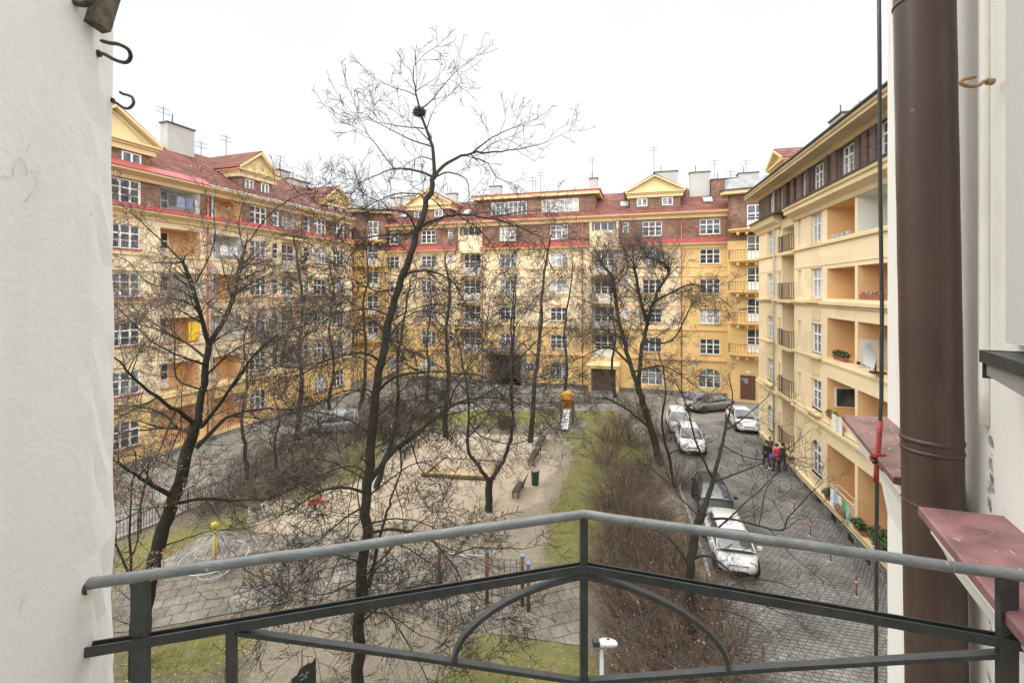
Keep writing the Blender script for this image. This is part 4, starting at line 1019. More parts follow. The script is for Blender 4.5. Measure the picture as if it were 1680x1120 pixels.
# ------------------------------------------------------------------ trees
def tubes_mesh(name,branches,mats):
    """branches: list of (points, radii, sides, mat)"""
    V=[];Fs=[];Mi=[]
    for pts,rad,sides,mt in branches:
        n0=len(V); k=len(pts); ref=None
        for i in range(k):
            t=(pts[min(i+1,k-1)]-pts[max(i-1,0)])
            if t.length<1e-8: t=Vector((0,0,1))
            t.normalize()
            if ref is None: ref=t.orthogonal().normalized()
            a=ref-t*ref.dot(t)
            if a.length<1e-5: a=t.orthogonal()
            a.normalize(); ref=a; b=t.cross(a); r=rad[i]; p=pts[i]
            for j in range(sides):
                q=6.28318*j/sides; V.append((p+(a*math.cos(q)+b*math.sin(q))*r)[:])
        for i in range(k-1):
            for j in range(sides):
                a=n0+i*sides+j; b=n0+i*sides+(j+1)%sides; Fs.append((a,b,b+sides,a+sides)); Mi.append(mt)
    me=bpy.data.meshes.new(name); me.from_pydata(V,[],Fs)
    for mm in mats: me.materials.append(mm)
    me.polygons.foreach_set('material_index',Mi); me.polygons.foreach_set('use_smooth',[True]*len(Fs)); me.update(); return me
def cat(pts,n):
    return smooth(pts,n)
def extra(t,P,n,u0,u1,L0,r0,droop=.1,seed=0):
    k=len(P); rr=random.Random(seed)
    for i in range(n):
        u=u0+(u1-u0)*(i+rr.random())/n; j=min(k-2,int(u*(k-1))); p=P[j]; a=i*2.4+rr.uniform(-.6,.6); L=L0*(1.15-.6*u)*rr.uniform(.6,1.15)
        d=Vector((math.cos(a),math.sin(a),rr.uniform(.3,1.1))).normalized(); q=[p]
        for s_ in range(5):
            d=(d+Vector((rr.gauss(0,.13),rr.gauss(0,.13),rr.gauss(-droop*(1+s_*.5),.08)))).normalized(); q.append(q[-1]+d*L/5)
        t.limb(q,r0*(1.2-u),.008,False,5,3)
class Tree:
    def __init__(s,seed,rmin,dens=1.0,droop=0.0,wig=.18,rsc=1.0):
        s.r=random.Random(seed); s.trunk=[]; s.cr=[]; s.rmin=rmin; s.tips=[]; s.dens=dens; s.droop=droop; s.wig=wig; s.rsc=rsc; s.stub=[]; s.top=None
    def limb(s,pts,r0,r1,trunk=False,sides=7,n=4,child=True,level=0,lump=.0):
        P=cat(pts,n); k=len(P); L=sum((P[i+1]-P[i]).length for i in range(k-1))
        jr=.03 if trunk else .012
        for i in range(1,k-1): P[i]=P[i]+Vector((s.r.gauss(0,1),s.r.gauss(0,1),s.r.gauss(0,1)))*jr*min(1,L/4)
        R_=[(r0+(r1-r0)*(i/(k-1))**.8)*(1+s.r.uniform(-lump,lump)) for i in range(k)]
        (s.trunk if trunk else s.cr).append((P,R_,sides,0))
        if child: s.spawn(P,R_,L,level)
        return P
    def spawn(s,P,R_,L,level,start=.18):
        # children along the branch
        r=s.r
        gap=(.46,.34,.25,.18)[min(level,3)]/s.dens
        cnt=int(L*(1-start)/gap+r.random()); k=len(P)
        for _ in range(cnt):
            u=start+(1-start)*r.random()**.8; i=min(k-2,int(u*(k-1))); f=u*(k-1)-i
            p=P[i].lerp(P[i+1],f); rr=R_[i]*(1-f)+R_[i+1]*f
            t=(P[i+1]-P[i]).normalized()
            az=t.orthogonal().normalized(); az.rotate(Quaternion(t,r.uniform(0,6.283)))
            an=R(r.uniform(32,70)); d=(t*math.cos(an)+az*math.sin(an)).normalized()
            d.z+=.12*r.random() ; d.normalize()
            kf=1.0 if s.top is None or p.z<s.top else .62
            LL=kf*min(L*.55*(1-.55*u)+.15, (2.6,1.55,.95,.5)[min(level,3)]*1.15)*r.uniform(.45,1.1)
            if LL<.10: continue
            s.branch(p,d,LL,min(rr*.55,(.035,.014,.007,.005)[min(level,3)]*s.rsc+.002*LL),level+1)
        # end tuft
        if level<3:
            for _ in range(r.randint(1,3)):
                t=(P[-1]-P[-2]).normalized(); d=(t+Vector((r.gauss(0,.45),r.gauss(0,.45),r.gauss(0,.45)))).normalized()
                s.branch(P[-1],d,(.9,.6,.35)[level]*r.uniform(.5,1.1),R_[-1]*.8,level+1)
        else: s.tips.append(P[-1])
    def branch(s,p,d,L,r0,level):
        r=s.r; n=(6,5,4,3)[min(level,3)]; pts=[p]; q=Vector(p); d=Vector(d); R_=[max(r0,s.rmin)]
        for i in range(n):
            w=s.wig*(1.2 if level>1 else 1)
            d=d+Vector((r.gauss(0,w),r.gauss(0,w),r.gauss(0,w)+ (.05 if level<3 else .02) - s.droop*(.12+.1*(i/n))))
            d.normalize(); q=q+d*(L/n); pts.append(Vector(q)); R_.append(max(s.rmin,r0*(1-(i+1)/n*.8)))
        s.cr.append((pts,R_,4 if level<2 else 3,1 if level>=2 else 0))
        if level<4 and L>.22: s.spawn(pts,R_,L,level,.12)
        elif r.random()<.6: s.tips.append(pts[-1])
    def finish(s,loc,label,bark='bark',twig='twig',leaves=0,leafmat='leaf',lsize=.05,group='bare park trees',nm='tree',lown=None):
        e=empty(nm,loc,label=label,cat='tree',group=group); ml=-Vector(loc)
        def sh(bs): return [([p+ml for p in P],R_,a,b) for P,R_,a,b in bs]
        if s.trunk: put('trunk',tubes_mesh('trunk',sh(s.trunk),[M[bark]]),e)
        put('crown',tubes_mesh('crown',sh(s.cr),[M[bark],M[twig]]),e)
        if leaves and s.tips:
            mb=MB(); r=s.r
            for _ in range(leaves):
                t=r.choice(s.tips)
                if lown and not lown(t) : continue
                for q in range(r.randint(2,6)):
                    c=t+ml+Vector((r.gauss(0,.05),r.gauss(0,.05),-abs(r.gauss(0,.07)))); a=Vector((r.gauss(0,.6),r.gauss(0,.6),r.gauss(-1,.4))).normalized(); b=a.orthogonal().normalized(); z=lsize*r.uniform(.5,1.2)
                    mb.face([c,c+a*z*.5+b*z*.22,c+a*z,c+a*z*.5-b*z*.22])
            mb.build('dry_leaves',M[leafmat],e,fix=False,kind=None)
        return e
def px(y,*pp):   # photo points at a distance; a third number shifts the distance
    return [A(p[0],p[1],y+(p[2] if len(p)>2 else 0)) for p in pp]
def base(p,z=0): return Vector((p.x,p.y,ground_z(p.y)))
# --- T1: tall leaning tree with the nest
Y=13.5; t=Tree(11,.0056,1.1,.22,.085); t.top=14.0
tk=px(Y,(585,1195),(587,1100),(590,1000),(598,900),(603,790),(611,690),(622,610),(638,530),(660,455),(684,380),(700,328),(712,290)); 
t.limb(tk,.19,.072,True,12,4,False,lump=.03)
t.limb(px(Y,(712,290),(710,240),(697,205),(688,180),(681,145),(678,122),(680,108)),.06,.008,lump=.03)
for y_,pts,r in ((0,[(712,292),(733,268,.2),(765,253,.5),(800,250,.8),(845,246,1),(895,234,1.2)],.06),
 (0,[(772,253,.5),(790,238,.3),(815,222,0),(850,206,-.2)],.03),
 (0,[(711,290),(680,279,-.3),(648,277,-.8),(620,286,-1.2),(588,300,-1.6)],.038),
 (0,[(647,277,-.8),(635,262,-1),(615,235,-1.3),(603,220,-1.5)],.018),
 (0,[(706,240),(672,228,.4),(640,213,.8),(605,192,1.2)],.024),
 (0,[(696,211),(662,208,-.3),(627,202,-.8)],.02),
 (0,[(690,180),(705,168,.2),(722,148,.4),(748,118,.8)],.024),
 (0,[(684,158),(668,150,-.3),(645,144,-.6)],.016),(0,[(708,262),(690,258,.4),(665,270,.8)],.016),
 (0,[(712,292),(735,283,-.5),(765,295,-1),(770,330,-1.2)],.03),(0,[(775,258,.5),(800,268,.8),(815,290,1),(850,305,1.3)],.02),
 (0,[(700,345),(690,320,.3),(650,318,.8),(620,330,1),(590,345,1.3),(568,353,1.5)],.03),
 (0,[(690,372),(712,362,-.4),(752,352,-1),(800,358,-1.5),(845,370,-2),(880,385,-2.4)],.055),
 (0,[(752,353,-1),(790,380,-1.3),(812,410,-1.6),(820,430,-1.8)],.022),(0,[(800,358,-1.5),(840,350,-1.5),(880,345,-1.4)],.02),
 (0,[(688,378),(660,385,.3),(622,386,.9),(598,395,1.3),(575,420,1.7),(560,450,1.9)],.04),
 (0,[(684,384),(668,350,-.8),(625,345,-1.3),(590,350,-1.8),(555,362,-2.2)],.035),
 (0,[(662,455),(680,445,.4),(715,447,.8),(745,465,1.1),(762,495,1.3),(790,535,1.4),(800,560,1.5)],.045),
 (0,[(745,465,1.1),(790,470,1.4),(830,480,1.7)],.018),
 (0,[(655,470),(625,478,-.6),(600,470,-1.2),(570,455,-1.6),(540,460,-2)],.03),
 (0,[(640,520),(610,507,.6),(565,512,1.2),(525,530,1.8),(490,560,2.2)],.035),
 (0,[(630,570),(655,530,.5),(690,510,1),(730,520,1.4),(770,560,1.8)],.035),
 (0,[(626,592),(590,578,-.5),(540,590,-1),(490,602,-1.6),(445,600,-2)],.045),
 (0,[(620,640),(650,618,-.6),(700,610,-1.2),(760,613,-1.8),(800,620,-2.2),(850,650,-2.6)],.045),
 (0,[(616,655),(580,640,1),(540,650,1.6),(500,680,2)],.03),
 (0,[(606,790),(640,745,.4),(690,705,.9),(738,668,1.5),(785,652,1.9),(830,655,2.3),(870,670,2.6)],.095),
 (0,[(738,668,1.5),(745,640,1.6),(775,600,1.8),(800,560,2)],.035),(0,[(785,652,1.9),(830,630,2),(870,625,2.1)],.03),
 (0,[(672,718,.7),(682,750,.7),(686,763,.7),(705,785,.6),(730,800,.5)],.03),(0,[(656,732,.6),(658,770,.5),(650,800,.4),(658,830,.3),(662,860,.3)],.035),
 (0,[(603,808),(570,800,-.7),(530,804,-1.4),(490,828,-2),(450,850,-2.4)],.05),
 (0,[(600,830),(565,850,.6),(530,880,1),(490,905,1.5)],.04),
 (0,[(603,780),(585,765,1),(550,770,1.6),(500,790,2.2)],.04),
 (0,[(600,875),(640,868,-.6),(675,873,-1.2),(712,890,-1.8),(742,925,-2.3),(765,960,-2.6),(790,985,-2.8)],.05),
 (0,[(712,890,-1.8),(740,910,-2.0),(770,900,-2.2),(805,898,-2.5),(860,900,-3)],.02),
 (0,[(606,860),(650,850,.8),(700,860,1.4),(740,880,1.9)],.03),
 (0,[(598,940),(570,960,.8),(520,975,1.4),(480,960,1.8)],.03),(0,[(592,1000),(640,1010,.8),(690,1040,1.4),(740,1060,1.8)],.025)):
    t.limb(px(Y,*pts),r,.009,False,6,4)
extra(t,cat(tk,4),31,.16,.86,4.3,.034,.17,5)
t.limb(px(Y,(598,985),(603,965),(612,930),(622,890),(632,850),(640,820)),.075,.03,True,8,3,False,lump=.05)
t.limb(px(Y,(640,820),(655,780,.2),(665,740,.4)),.03,.01)
for y_ in range(860,1080,9):   # epicormic shoots hugging the lower trunk
    p=A(592+ t.r.uniform(-8,8),y_+t.r.uniform(-5,5),Y-.18)
    for _ in range(3): t.branch(p,Vector((t.r.gauss(0,1),-.5,t.r.uniform(-.6,.6))).normalized(),t.r.uniform(.3,.8),.006,2)
t.finish(base(tk[0]),'tallest bare tree leaning to the right with a bird nest near its top',twig='bark')
def nest(c,r,label,seed):
    rr=random.Random(seed); bs=[]
    for _ in range(420):
        a=rr.uniform(0,6.283); q=r*rr.uniform(.35,1); z=rr.gauss(0,.33)*r; p=Vector((math.cos(a)*q,math.sin(a)*q,z)); d=Vector((-math.sin(a)+rr.gauss(0,.5),math.cos(a)+rr.gauss(0,.5),rr.gauss(0,.25))).normalized(); L=r*rr.uniform(.5,1.3)
        bs.append(([p-d*L/2,p+Vector((0,0,rr.gauss(0,.02))),p+d*L/2],[.006,.007,.004],3,0))
    o=put('bird_nest',tubes_mesh('bird_nest',bs,[M['twig']]),None,c,label=label,cat='nest',group='twig nests in the trees')
nest(A(688,184,Y-.05),.17,'round dark nest near the top of the tallest tree',1)
nest(A(832,695,24.2),.55,'large untidy twig nest in the forked sandbox tree',2)
# --- T2: large tree on the left with hanging seed clusters
Y=15; t=Tree(23,.005,1.35,.12,.10)
tk=px(Y,(222,1150),(232,1050),(246,960),(264,880),(284,820),(304,760),(316,710),(324,690)); t.limb(tk,.25,.155,True,12,4,False,lump=.04)
t.limb(px(Y,(324,692),(334,630),(343,565)),.12,.095,True,8,4,False,lump=.03)
for pts,r,tr_ in (([(343,565),(370,520,.3),(385,480,.6),(393,440,.8),(402,405,1)],.085,1),([(402,405,1),(425,372,1.3),(455,340,1.6),(500,318,1.9),(545,318,2.2)],.03,0),([(400,410,1),(392,370,.7),(398,335,.6)],.025,0),
 ([(343,567),(330,520,-.4),(316,470,-.8),(300,430,-1.1)],.075,1),([(300,430,-1.1),(270,400,-1.4),(240,372,-1.7),(215,350,-2)],.03,0),([(316,470,-.8),(335,440,-.8),(352,395,-.9),(350,350,-1)],.03,0),
 ([(320,492,-.7),(295,476,-.2),(245,466,.3),(210,430,.8),(180,415,1.2)],.03,0),([(385,482,.6),(430,465,1),(455,463,1.3),(500,490,1.8)],.03,0),
 ([(322,698),(298,678,-.6),(262,655,-1.3),(225,625,-2),(195,592,-2.6),(170,560,-3)],.085,0),([(318,712),(283,702,.8),(232,706,1.6),(185,708,2.4)],.06,0),([(290,700,.6),(260,675,1),(200,665,1.6),(160,670,2)],.05,0),
 ([(322,735),(365,690,.6),(387,680,.9),(425,671,1.3),(475,673,1.9),(520,690,2.4)],.075,0),([(330,700),(370,650,-.5),(400,605,-1.1),(450,552,-1.8),(510,530,-2.3)],.07,0),([(342,590),(300,560,1),(240,535,1.8),(190,525,2.5)],.05,0),
 ([(340,600),(300,585,-1),(250,560,-1.8),(190,500,-2.5)],.045,0),([(286,815),(240,790,-.8),(210,770,-1.4),(180,750,-2)],.09,0),([(284,830),(320,818,.6),(380,820,1.4),(440,818,2),(480,800,2.6)],.07,0),
 ([(338,640),(290,620,.6),(288,560,.8),(285,520,.9)],.04,0),([(335,620),(390,570,.8),(440,560,1.5),(490,575,2.2)],.04,0),([(240,790,-.8),(228,840,-.9),(222,900,-1),(190,930,-1)],.04,0)):
    t.limb(px(Y,*pts),r,.012 if not tr_ else r*.7,False,7 if r>.05 else 5,4,lump=.03)
extra(t,cat(tk,4),9,.35,.98,3.2,.035,.05,6); extra(t,px(Y,(343,565),(370,520,.3),(385,480,.6),(402,405,1)),7,.1,1,2.2,.02,.02,7); extra(t,px(Y,(343,567),(330,520,-.4),(316,470,-.8),(300,430,-1.1)),7,.1,1,2.2,.02,.02,8)
t.finish(base(tk[0]),'large spreading tree with clusters of dry seeds in front of the long cream block',leaves=2200,lsize=.062)
t=Tree(29,.004,.8,.1)
tk=px(14.6,(214,1150),(216,1000),(213,900),(218,820),(222,740)); t.limb(tk,.05,.02,True,7,4,True,lump=.05,level=1)
t.limb(px(14.6,(212,940),(190,890),(186,840)),.04,.02,False,6,4)
t.finish(base(tk[0]),'slender sapling with dry leaves at the foot of the large seed tree',leaves=350,lsize=.08)
# --- T4: forked sandbox tree
Yb=G(802,838).y; Y=Yb; t=Tree(41,.006,1.45,.16,.10)
tk=px(Y,(802,842),(802,810),(803,786)); t.limb(tk,.20,.19,True,10,3,False)
for pts,r in (([(803,790),(786,766),(770,742,.2),(767,715,.3),(769,660,.4),(760,600,.5),(748,540,.6)],.13),([(804,790),(825,756),(837,722,-.2),(841,690,-.3),(840,640,-.4),(842,560,-.5),(846,480,-.6)],.125)):
    t.limb(px(Y,*pts),r,.03,True,8,4,False,lump=.02); P=px(Y,*pts[2:]); 
    t.limb(P,r*.7,.02,False,6,4,lump=.02)
for pts,r in (([(769,690,.3),(785,712,0),(810,722,-.8),(840,728,-1.5),(880,715,-2),(900,700,-2.4)],.05),([(840,650,-.4),(880,672,-.9),(905,700,-1.4),(925,730,-1.8)],.04),([(765,640,.4),(720,600,.9),(680,580,1.4),(650,590,1.8)],.05),([(842,600,-.5),(880,560,0),(920,530,.4),(960,520,.8)],.045),
   ([(762,610,.5),(790,570,-.8),(800,520,-1.2),(805,470,-1.4)],.04),([(768,660,.4),(735,665,-1),(700,680,-1.6),(680,720,-2)],.04),([(841,670,-.4),(815,640,-1),(790,625,-1.8),(750,640,-2.4)],.04),([(755,570,.5),(720,530,1),(700,480,1.3)],.035),([(843,540,-.5),(870,500,-.8),(895,470,-1)],.03),
   ([(770,740,.2),(750,770,-.4),(735,800,-.8)],.02)):
    t.limb(px(Y,*pts),r,.012,False,6,4)
t.finish(base(tk[0]),'tree forking into a wide letter Y shape beside the sandbox')
# --- T5: mossy pollarded tree
Y=30; t=Tree(52,.0062,1.5,.05,.12)
tk=px(Y,(1088,775),(1070,710),(1055,660),(1045,630)); t.limb(tk,.23,.20,True,11,4,False,lump=.04)
for pts,r in (([(1046,632),(1032,590),(1018,540,.4),(1010,490,.6),(1004,455,.7),(985,430,.8)],.16),([(1048,630),(1052,580,-.4),(1062,530,-.8),(1078,480,-1),(1098,446,-1.2)],.155),([(1098,446,-1.2),(1090,432,-1.4),(1062,422,-1.6)],.12),([(1062,530,-.8),(1048,480,-1.4),(1040,440,-1.8)],.14)):
    P=px(Y,*pts); t.limb(P,r,r*.55,True,8,4,False,lump=.07); t.spawn(P,[r*.5]*len(P),sum((P[i+1]-P[i]).length for i in range(len(P)-1)),0)
    for _ in range(7): t.branch(P[-1],Vector((t.r.gauss(0,.8),t.r.gauss(0,.8),t.r.uniform(.1,1.2))).normalized(),t.r.uniform(1.2,2.6),.04,1)
for pts,r in (([(1072,495,-1),(1105,478,-1.6),(1135,466,-2),(1165,478,-2.4),(1195,500,-2.8)],.09),([(1036,600),(1000,570,1),(962,582,1.8),(920,600,2.4)],.09),([(1068,705),(1030,672,-.9),(990,652,-1.6),(972,662,-2)],.10),([(1056,560,-.4),(1100,560,-1),(1125,520,-1.6),(1140,490,-2)],.08),([(1015,530,.4),(975,500,1),(950,490,1.6),(930,470,2)],.07),
   ([(1040,610),(1080,600,-1.2),(1110,610,-1.8),(1150,640,-2.4)],.08),([(1020,555,.3),(985,540,-1),(955,550,-2)],.06),([(1006,470,.7),(1030,440,.2),(1020,400,0)],.05)):
    t.limb(px(Y,*pts),r,.018,False,6,4,lump=.05)
t.finish(base(tk[0]),'thick pollarded tree with mossy knuckled limbs beside the parked white cars','bark_g')
# --- T6: near tree beside the street
Y=16; t=Tree(63,.005,.75,.05,.15)
tk=px(Y,(1142,1170),(1138,1080),(1134,1000),(1133,930),(1142,870),(1152,840)); t.limb(tk,.17,.13,True,10,4,False,lump=.03)
for pts,r in (([(1152,842),(1166,800,.2),(1178,755,.4),(1188,715,.6),(1196,680,.7)],.10),([(1196,682,.7),(1202,650,.8),(1196,620,.8)],.035),([(1190,705,.6),(1215,690,.9),(1260,650,1.3)],.035),([(1172,790,.3),(1150,745,0),(1135,700,-.3),(1125,660,-.5),(1110,630,-.7)],.045)):
    t.limb(px(Y,*pts),r,r*.4,False,7,4,r<.1,level=1,lump=.03)
for pts,r in (([(1168,850,.2),(1200,852,-.3),(1245,862,-.8),(1283,870,-1.2),(1292,850,-1.3),(1320,820,-1.5),(1350,790,-1.8)],.05),([(1172,790,.3),(1225,770,.8),(1280,745,1.3),(1330,705,1.8)],.035),([(1185,730,.5),(1220,748,0),(1270,755,-.5),(1320,750,-1)],.03),
   ([(1136,915),(1165,912,-.4),(1200,940,-.9),(1250,990,-1.6),(1300,1010,-2)],.05),([(1133,935),(1110,895,.4),(1080,870,.9),(1045,850,1.4),(1012,842,1.8)],.06),([(1134,970),(1090,950,.5),(1050,920,1),(1012,905,1.6)],.05),
   ([(1152,880,.1),(1185,860,.4),(1215,830,.9),(1250,800,1.3),(1290,760,1.7)],.045),([(1136,1000),(1180,1000,-.6),(1240,1020,-1.2),(1290,1060,-1.8)],.03),([(1134,980),(1180,970,.4),(1230,950,.8),(1290,960,1.2),(1350,990,1.6)],.03),
   ([(1150,850),(1120,820,.8),(1095,790,1.4),(1070,770,2)],.04),([(1245,862,-.8),(1258,800,-.6),(1280,770,-.5),(1300,740,-.4)],.018)):
    t.limb(px(Y,*pts),r,.008,False,6,4,level=1)
t.finish(base(tk[0]),'bare crooked tree with sparse long branches beside the nearest white car','bark',twig='bark')
# --- farther trees: trunk polyline plus auto limbs
def auto(seed,y,pts,r0,label,spread=3.0,nl=9,dens=.95,leaves=0,leafmat='leaf',bark='bark',rmin=None,grp='bare park trees',up=.6):
    t=Tree(seed,rmin or .0045+.0001*y,dens,.03,.12)
    r0*=.8; P=px(y,*pts); PP=t.limb(P,r0,r0*.25,True,8,4,False,lump=.03); k=len(PP)
    for i in range(nl):
        u=.35+.63*(i+t.r.random())/nl; j=min(k-2,int(u*(k-1))); p=PP[j]; a=i*2.4+t.r.uniform(-.5,.5)
        L=spread*(1.25-u)*t.r.uniform(.7,1.2); d=Vector((math.cos(a),math.sin(a)*.9,up*t.r.uniform(.5,1.6))).normalized()
        q=[p]; dd=Vector(d)
        for s_ in range(4):
            dd=(dd+Vector((t.r.gauss(0,.15),t.r.gauss(0,.15),t.r.gauss(0,.12)))).normalized(); q.append(q[-1]+dd*L/4)
        t.limb(q,r0*.38*(1.2-u),.012,False,5,3)
    for _ in range(4): t.branch(PP[-1],Vector((t.r.gauss(0,.4),t.r.gauss(0,.4),1)).normalized(),spread*.5,.02,1)
    return t.finish(base(P[0]),label,bark,leaves=leaves,leafmat=leafmat,lsize=.09,group=grp)
auto(71,33,[(485,738),(490,690),(494,630),(491,560),(497,500),(490,440),(482,390)],.30,'bare tree standing behind the thicket in front of the silver parked car',4.2,12)
auto(72,G(731,717).y,[(731,720),(731,680),(736,610),(732,540),(738,480),(730,420)],.32,'straight tree on the far side of the sandbox, behind its left corner',4.0,11)
auto(73,G(870,726).y,[(870,728),(874,680),(878,620),(886,550),(890,480),(897,420),(905,385)],.27,'slim straight tree on the far side of the sandbox, left of the slide',3.6,11)
auto(74,44,[(925,655),(930,600),(926,540),(935,480),(940,430)],.22,'thin tree rising just behind the yellow slide tower',3.0,9)
auto(75,26.5,[(618,800),(630,760),(645,715),(652,660),(652,600),(660,540),(670,480)],.25,'slanting tree right behind the trunk of the tallest tree',3.5,10)
auto(76,40,[(590,672),(598,630),(600,570),(596,510),(604,450),(600,400)],.25,'bare tree in the thicket near the silver car, second beyond the fence',3.6,10,leaves=160)
auto(77,24,[(405,785),(402,740),(396,690),(405,620),(400,560)],.16,'small leaf hung tree beside the iron fence behind the seed tree',2.4,9,leaves=300)
auto(78,38,[(543,700),(540,660),(548,600),(540,540),(548,480),(540,430)],.22,'bare tree growing next to the rear of the silver car',3.4,10,leaves=120)
auto(79,27,[(1108,820),(1100,760),(1085,700),(1092,640),(1080,580)],.15,'leaning young tree in the hedge strip behind the pollarded trunk',2.2,8,leaves=120)
auto(80,46,[(700,650),(704,610),(700,560),(708,500),(704,450)],.2,'bare tree by the far fence left of the gateway',3.0,9)
auto(81,44,[(838,652),(840,600),(838,540),(843,480)],.24,'bare tree in front of the dark gateway',3.6,11,dens=.9)
auto(82,45,[(1010,652),(1004,600),(1010,550),(1002,500),(1008,455)],.2,'bare tree at the far fence right of the slide',3.0,9)
auto(83,27,[(455,770),(450,730),(458,690),(448,650)],.12,'low bare tree inside the left thicket',2.0,8,leaves=200)

# ------------------------------------------------------------------ shrubs
def shrub_mesh(seed,h,w,n,mats,leaves=0):
    r=random.Random(seed); bs=[]; tips=[]
    for _ in range(n):
        a=r.uniform(0,6.283); q=w*.35*r.random()**.5; p=Vector((math.cos(a)*q,math.sin(a)*q,0)); tilt=r.uniform(.1,.75); d=Vector((math.cos(a)*tilt+r.gauss(0,.2),math.sin(a)*tilt+r.gauss(0,.2),1)).normalized()
        L=h*r.uniform(.5,1.15); k=5; pts=[p]; 
        for i in range(k):
            d=(d+Vector((r.gauss(0,.16),r.gauss(0,.16),r.gauss(-.10,.1)))).normalized(); pts.append(pts[-1]+d*L/k)
        bs.append((pts,[.013,.011,.009,.008,.006,.004],3,0))
        for _ in range(5):
            i=r.randint(1,k-1); dd=(pts[i+1]-pts[i]).normalized()+Vector((r.gauss(0,.6),r.gauss(0,.6),r.gauss(.0,.4))); dd.normalize(); l=L*r.uniform(.15,.4)
            e=pts[i]+dd*l*.5+Vector((0,0,-.02)); f=pts[i]+dd*l+Vector((r.gauss(0,.05),r.gauss(0,.05),-.03)); bs.append(([pts[i],e,f],[.006,.005,.0035],3,0)); tips.append(f)
    me=tubes_mesh('stems',bs,mats[:1]); lm=None
    if leaves:
        mb=MB()
        for _ in range(leaves):
            c=r.choice(tips)+Vector((r.gauss(0,.05),r.gauss(0,.05),r.gauss(0,.05))); a=Vector((r.gauss(0,1),r.gauss(0,1),r.gauss(-.5,1))).normalized(); b=a.orthogonal().normalized(); s=r.uniform(.015,.04)
            mb.face([c,c+a*s+b*s*.5,c+a*s*2,c+a*s-b*s*.5])
        lm=mb.mesh('leaves',mats[1:])
    return me,lm
SM={'red':[shrub_mesh(100+i,1.9,1.8,80,[M['redtwig'],M['leaf']],90) for i in range(4)],'brown':[shrub_mesh(110+i,1.8,2.1,60,[M['browntwig'],M['leaf']],150) for i in range(4)]}
RS=random.Random(9)
def shrub(p,kind,label,s=1.0,grp='',dark=False):
    me,lm=SM[kind][RS.randint(0,3)]
    e=empty('shrub',(p.x,p.y,ground_z(p.y)),RS.uniform(0,6.28),label=label,cat='shrub',group=grp); e.scale=(s*RS.uniform(.9,1.15),s*RS.uniform(.9,1.15),s*RS.uniform(.6,1.35))
    put('stems',me,e)
    if lm: put('leaves',lm,e)
hs_=[(1000,700),(1030,690),(990,730),(1025,735),(1060,720),(985,765),(1020,775),(1055,765),(975,800),(1010,810),(1050,810),(1085,800),(985,845),(1025,850),(1065,850),(1000,890),(1045,895),(1090,890),(985,935),(1030,940),(1080,945),(1000,985),(1050,995),(1100,1000),(1150,1010),(1010,1035),(1060,1050),(1115,1060),(1165,1070),(1020,1090),(1080,1110),(1140,1125),(1190,1120),(1100,1170),(1040,1170),(968,780),(970,820),(975,870),(1000,910),(990,960),(1000,830),(1040,870),(1070,920),(1120,980),(1060,1020),(1030,1120),(1150,1160)]
hs_=[(a+18,b) for a,b in hs_ if a>=985]
for i,(a,b) in enumerate(hs_):
    shrub(G(a+RS.uniform(-8,8),b+RS.uniform(-5,5)),'red','reddish leafless twiggy shrub in the thicket strip between lawn and cobbled street',1.0 if b>780 else 1.1,'reddish thicket along the cobbled street')
ls_=[(395,785),(430,790),(465,775),(500,765),(415,755),(450,745),(485,740),(525,745),(560,735),(400,815),(440,818),(345,835),(375,840),(480,800),(520,785),(570,755),(590,720),(620,705),(560,712)]
for i,(a,b) in enumerate(ls_):
    shrub(G(a+RS.uniform(-8,8),b+RS.uniform(-4,4)),'brown','brown leafless shrub of the thicket beside the iron fence and silver car',1.15,'brown thicket beside the iron fence')
for i,(a,b) in enumerate([(610,690),(640,685),(665,690),(625,700),(660,705),(690,690),(600,712),(645,718)]):
    shrub(G(a,b),'red','purplish leafless shrub in the clump behind the tallest tree near the far fence',1.3,'purplish clump near the far fence')
# ------------------------------------------------------------------ fences
def fence(pts,label,h=1.05,z0=0,name='iron_fence'):
    e=empty(name,(pts[0].x,pts[0].y,ground_z(pts[0].y)),label=label,cat='fence',group='iron fences round the park'); o=Vector(e.location)
    for i in range(len(pts)-1):
        L=(pts[i+1]-pts[i]).length; n=max(1,round(L/2.2))
        for j in range(n):
            a=pts[i].lerp(pts[i+1],j/n); b=pts[i].lerp(pts[i+1],(j+1)/n); a=Vector((a.x,a.y,ground_z(a.y)))-o; b=Vector((b.x,b.y,ground_z(b.y)))-o
            m=MB(); up=Vector((0,0,1)); m.bar(a+up*h,b+up*h,.03,.03); m.bar(a+up*.15,b+up*.15,.03,.03); k=int((b-a).length/.12)
            for q in range(1,k): p=a.lerp(b,q/k); m.bar(p+up*.1,p+up*(h+.12),.016,.016)
            m.build('fence_panel',M['iron'],e)
            m=MB(); m.box(a.x-.03,a.x+.03,a.y-.03,a.y+.03,a.z-.02,a.z+h+.2); m.build('post',M['iron'],e)
off=lambda q,dx,dy: Vector((q.x+dx,q.y+dy,0))
fence([off(G(184,888),.3,-.3),off(G(235,868),.2,-.4),off(G(372,810),.3,-.3)],'dark iron railing fence behind the seed tree, curving along the left street')
fence([off(G(372,810),.3,-.3),off(G(545,702),.3,-.3),off(G(620,662),.2,-.3)],'dark iron railing fence along the brown thicket and silver car')
fence([off(G(620,662),.2,-.3),off(G(1010,661),-.3,-.3)],'straight iron railing fence across the far edge of the lawn')
fence([off(G(1010,661),-.3,-.3),off(G(1078,694),-.5,-.2)],'short iron railing fence slanting beside the white parked cars')
fence([Vector((-11.3,11.2,0)),Vector((-9.9,12.75,0)),Vector((-7.9,12.3,0))],'low dark fence corner at the bottom left below the seed tree',1.0)
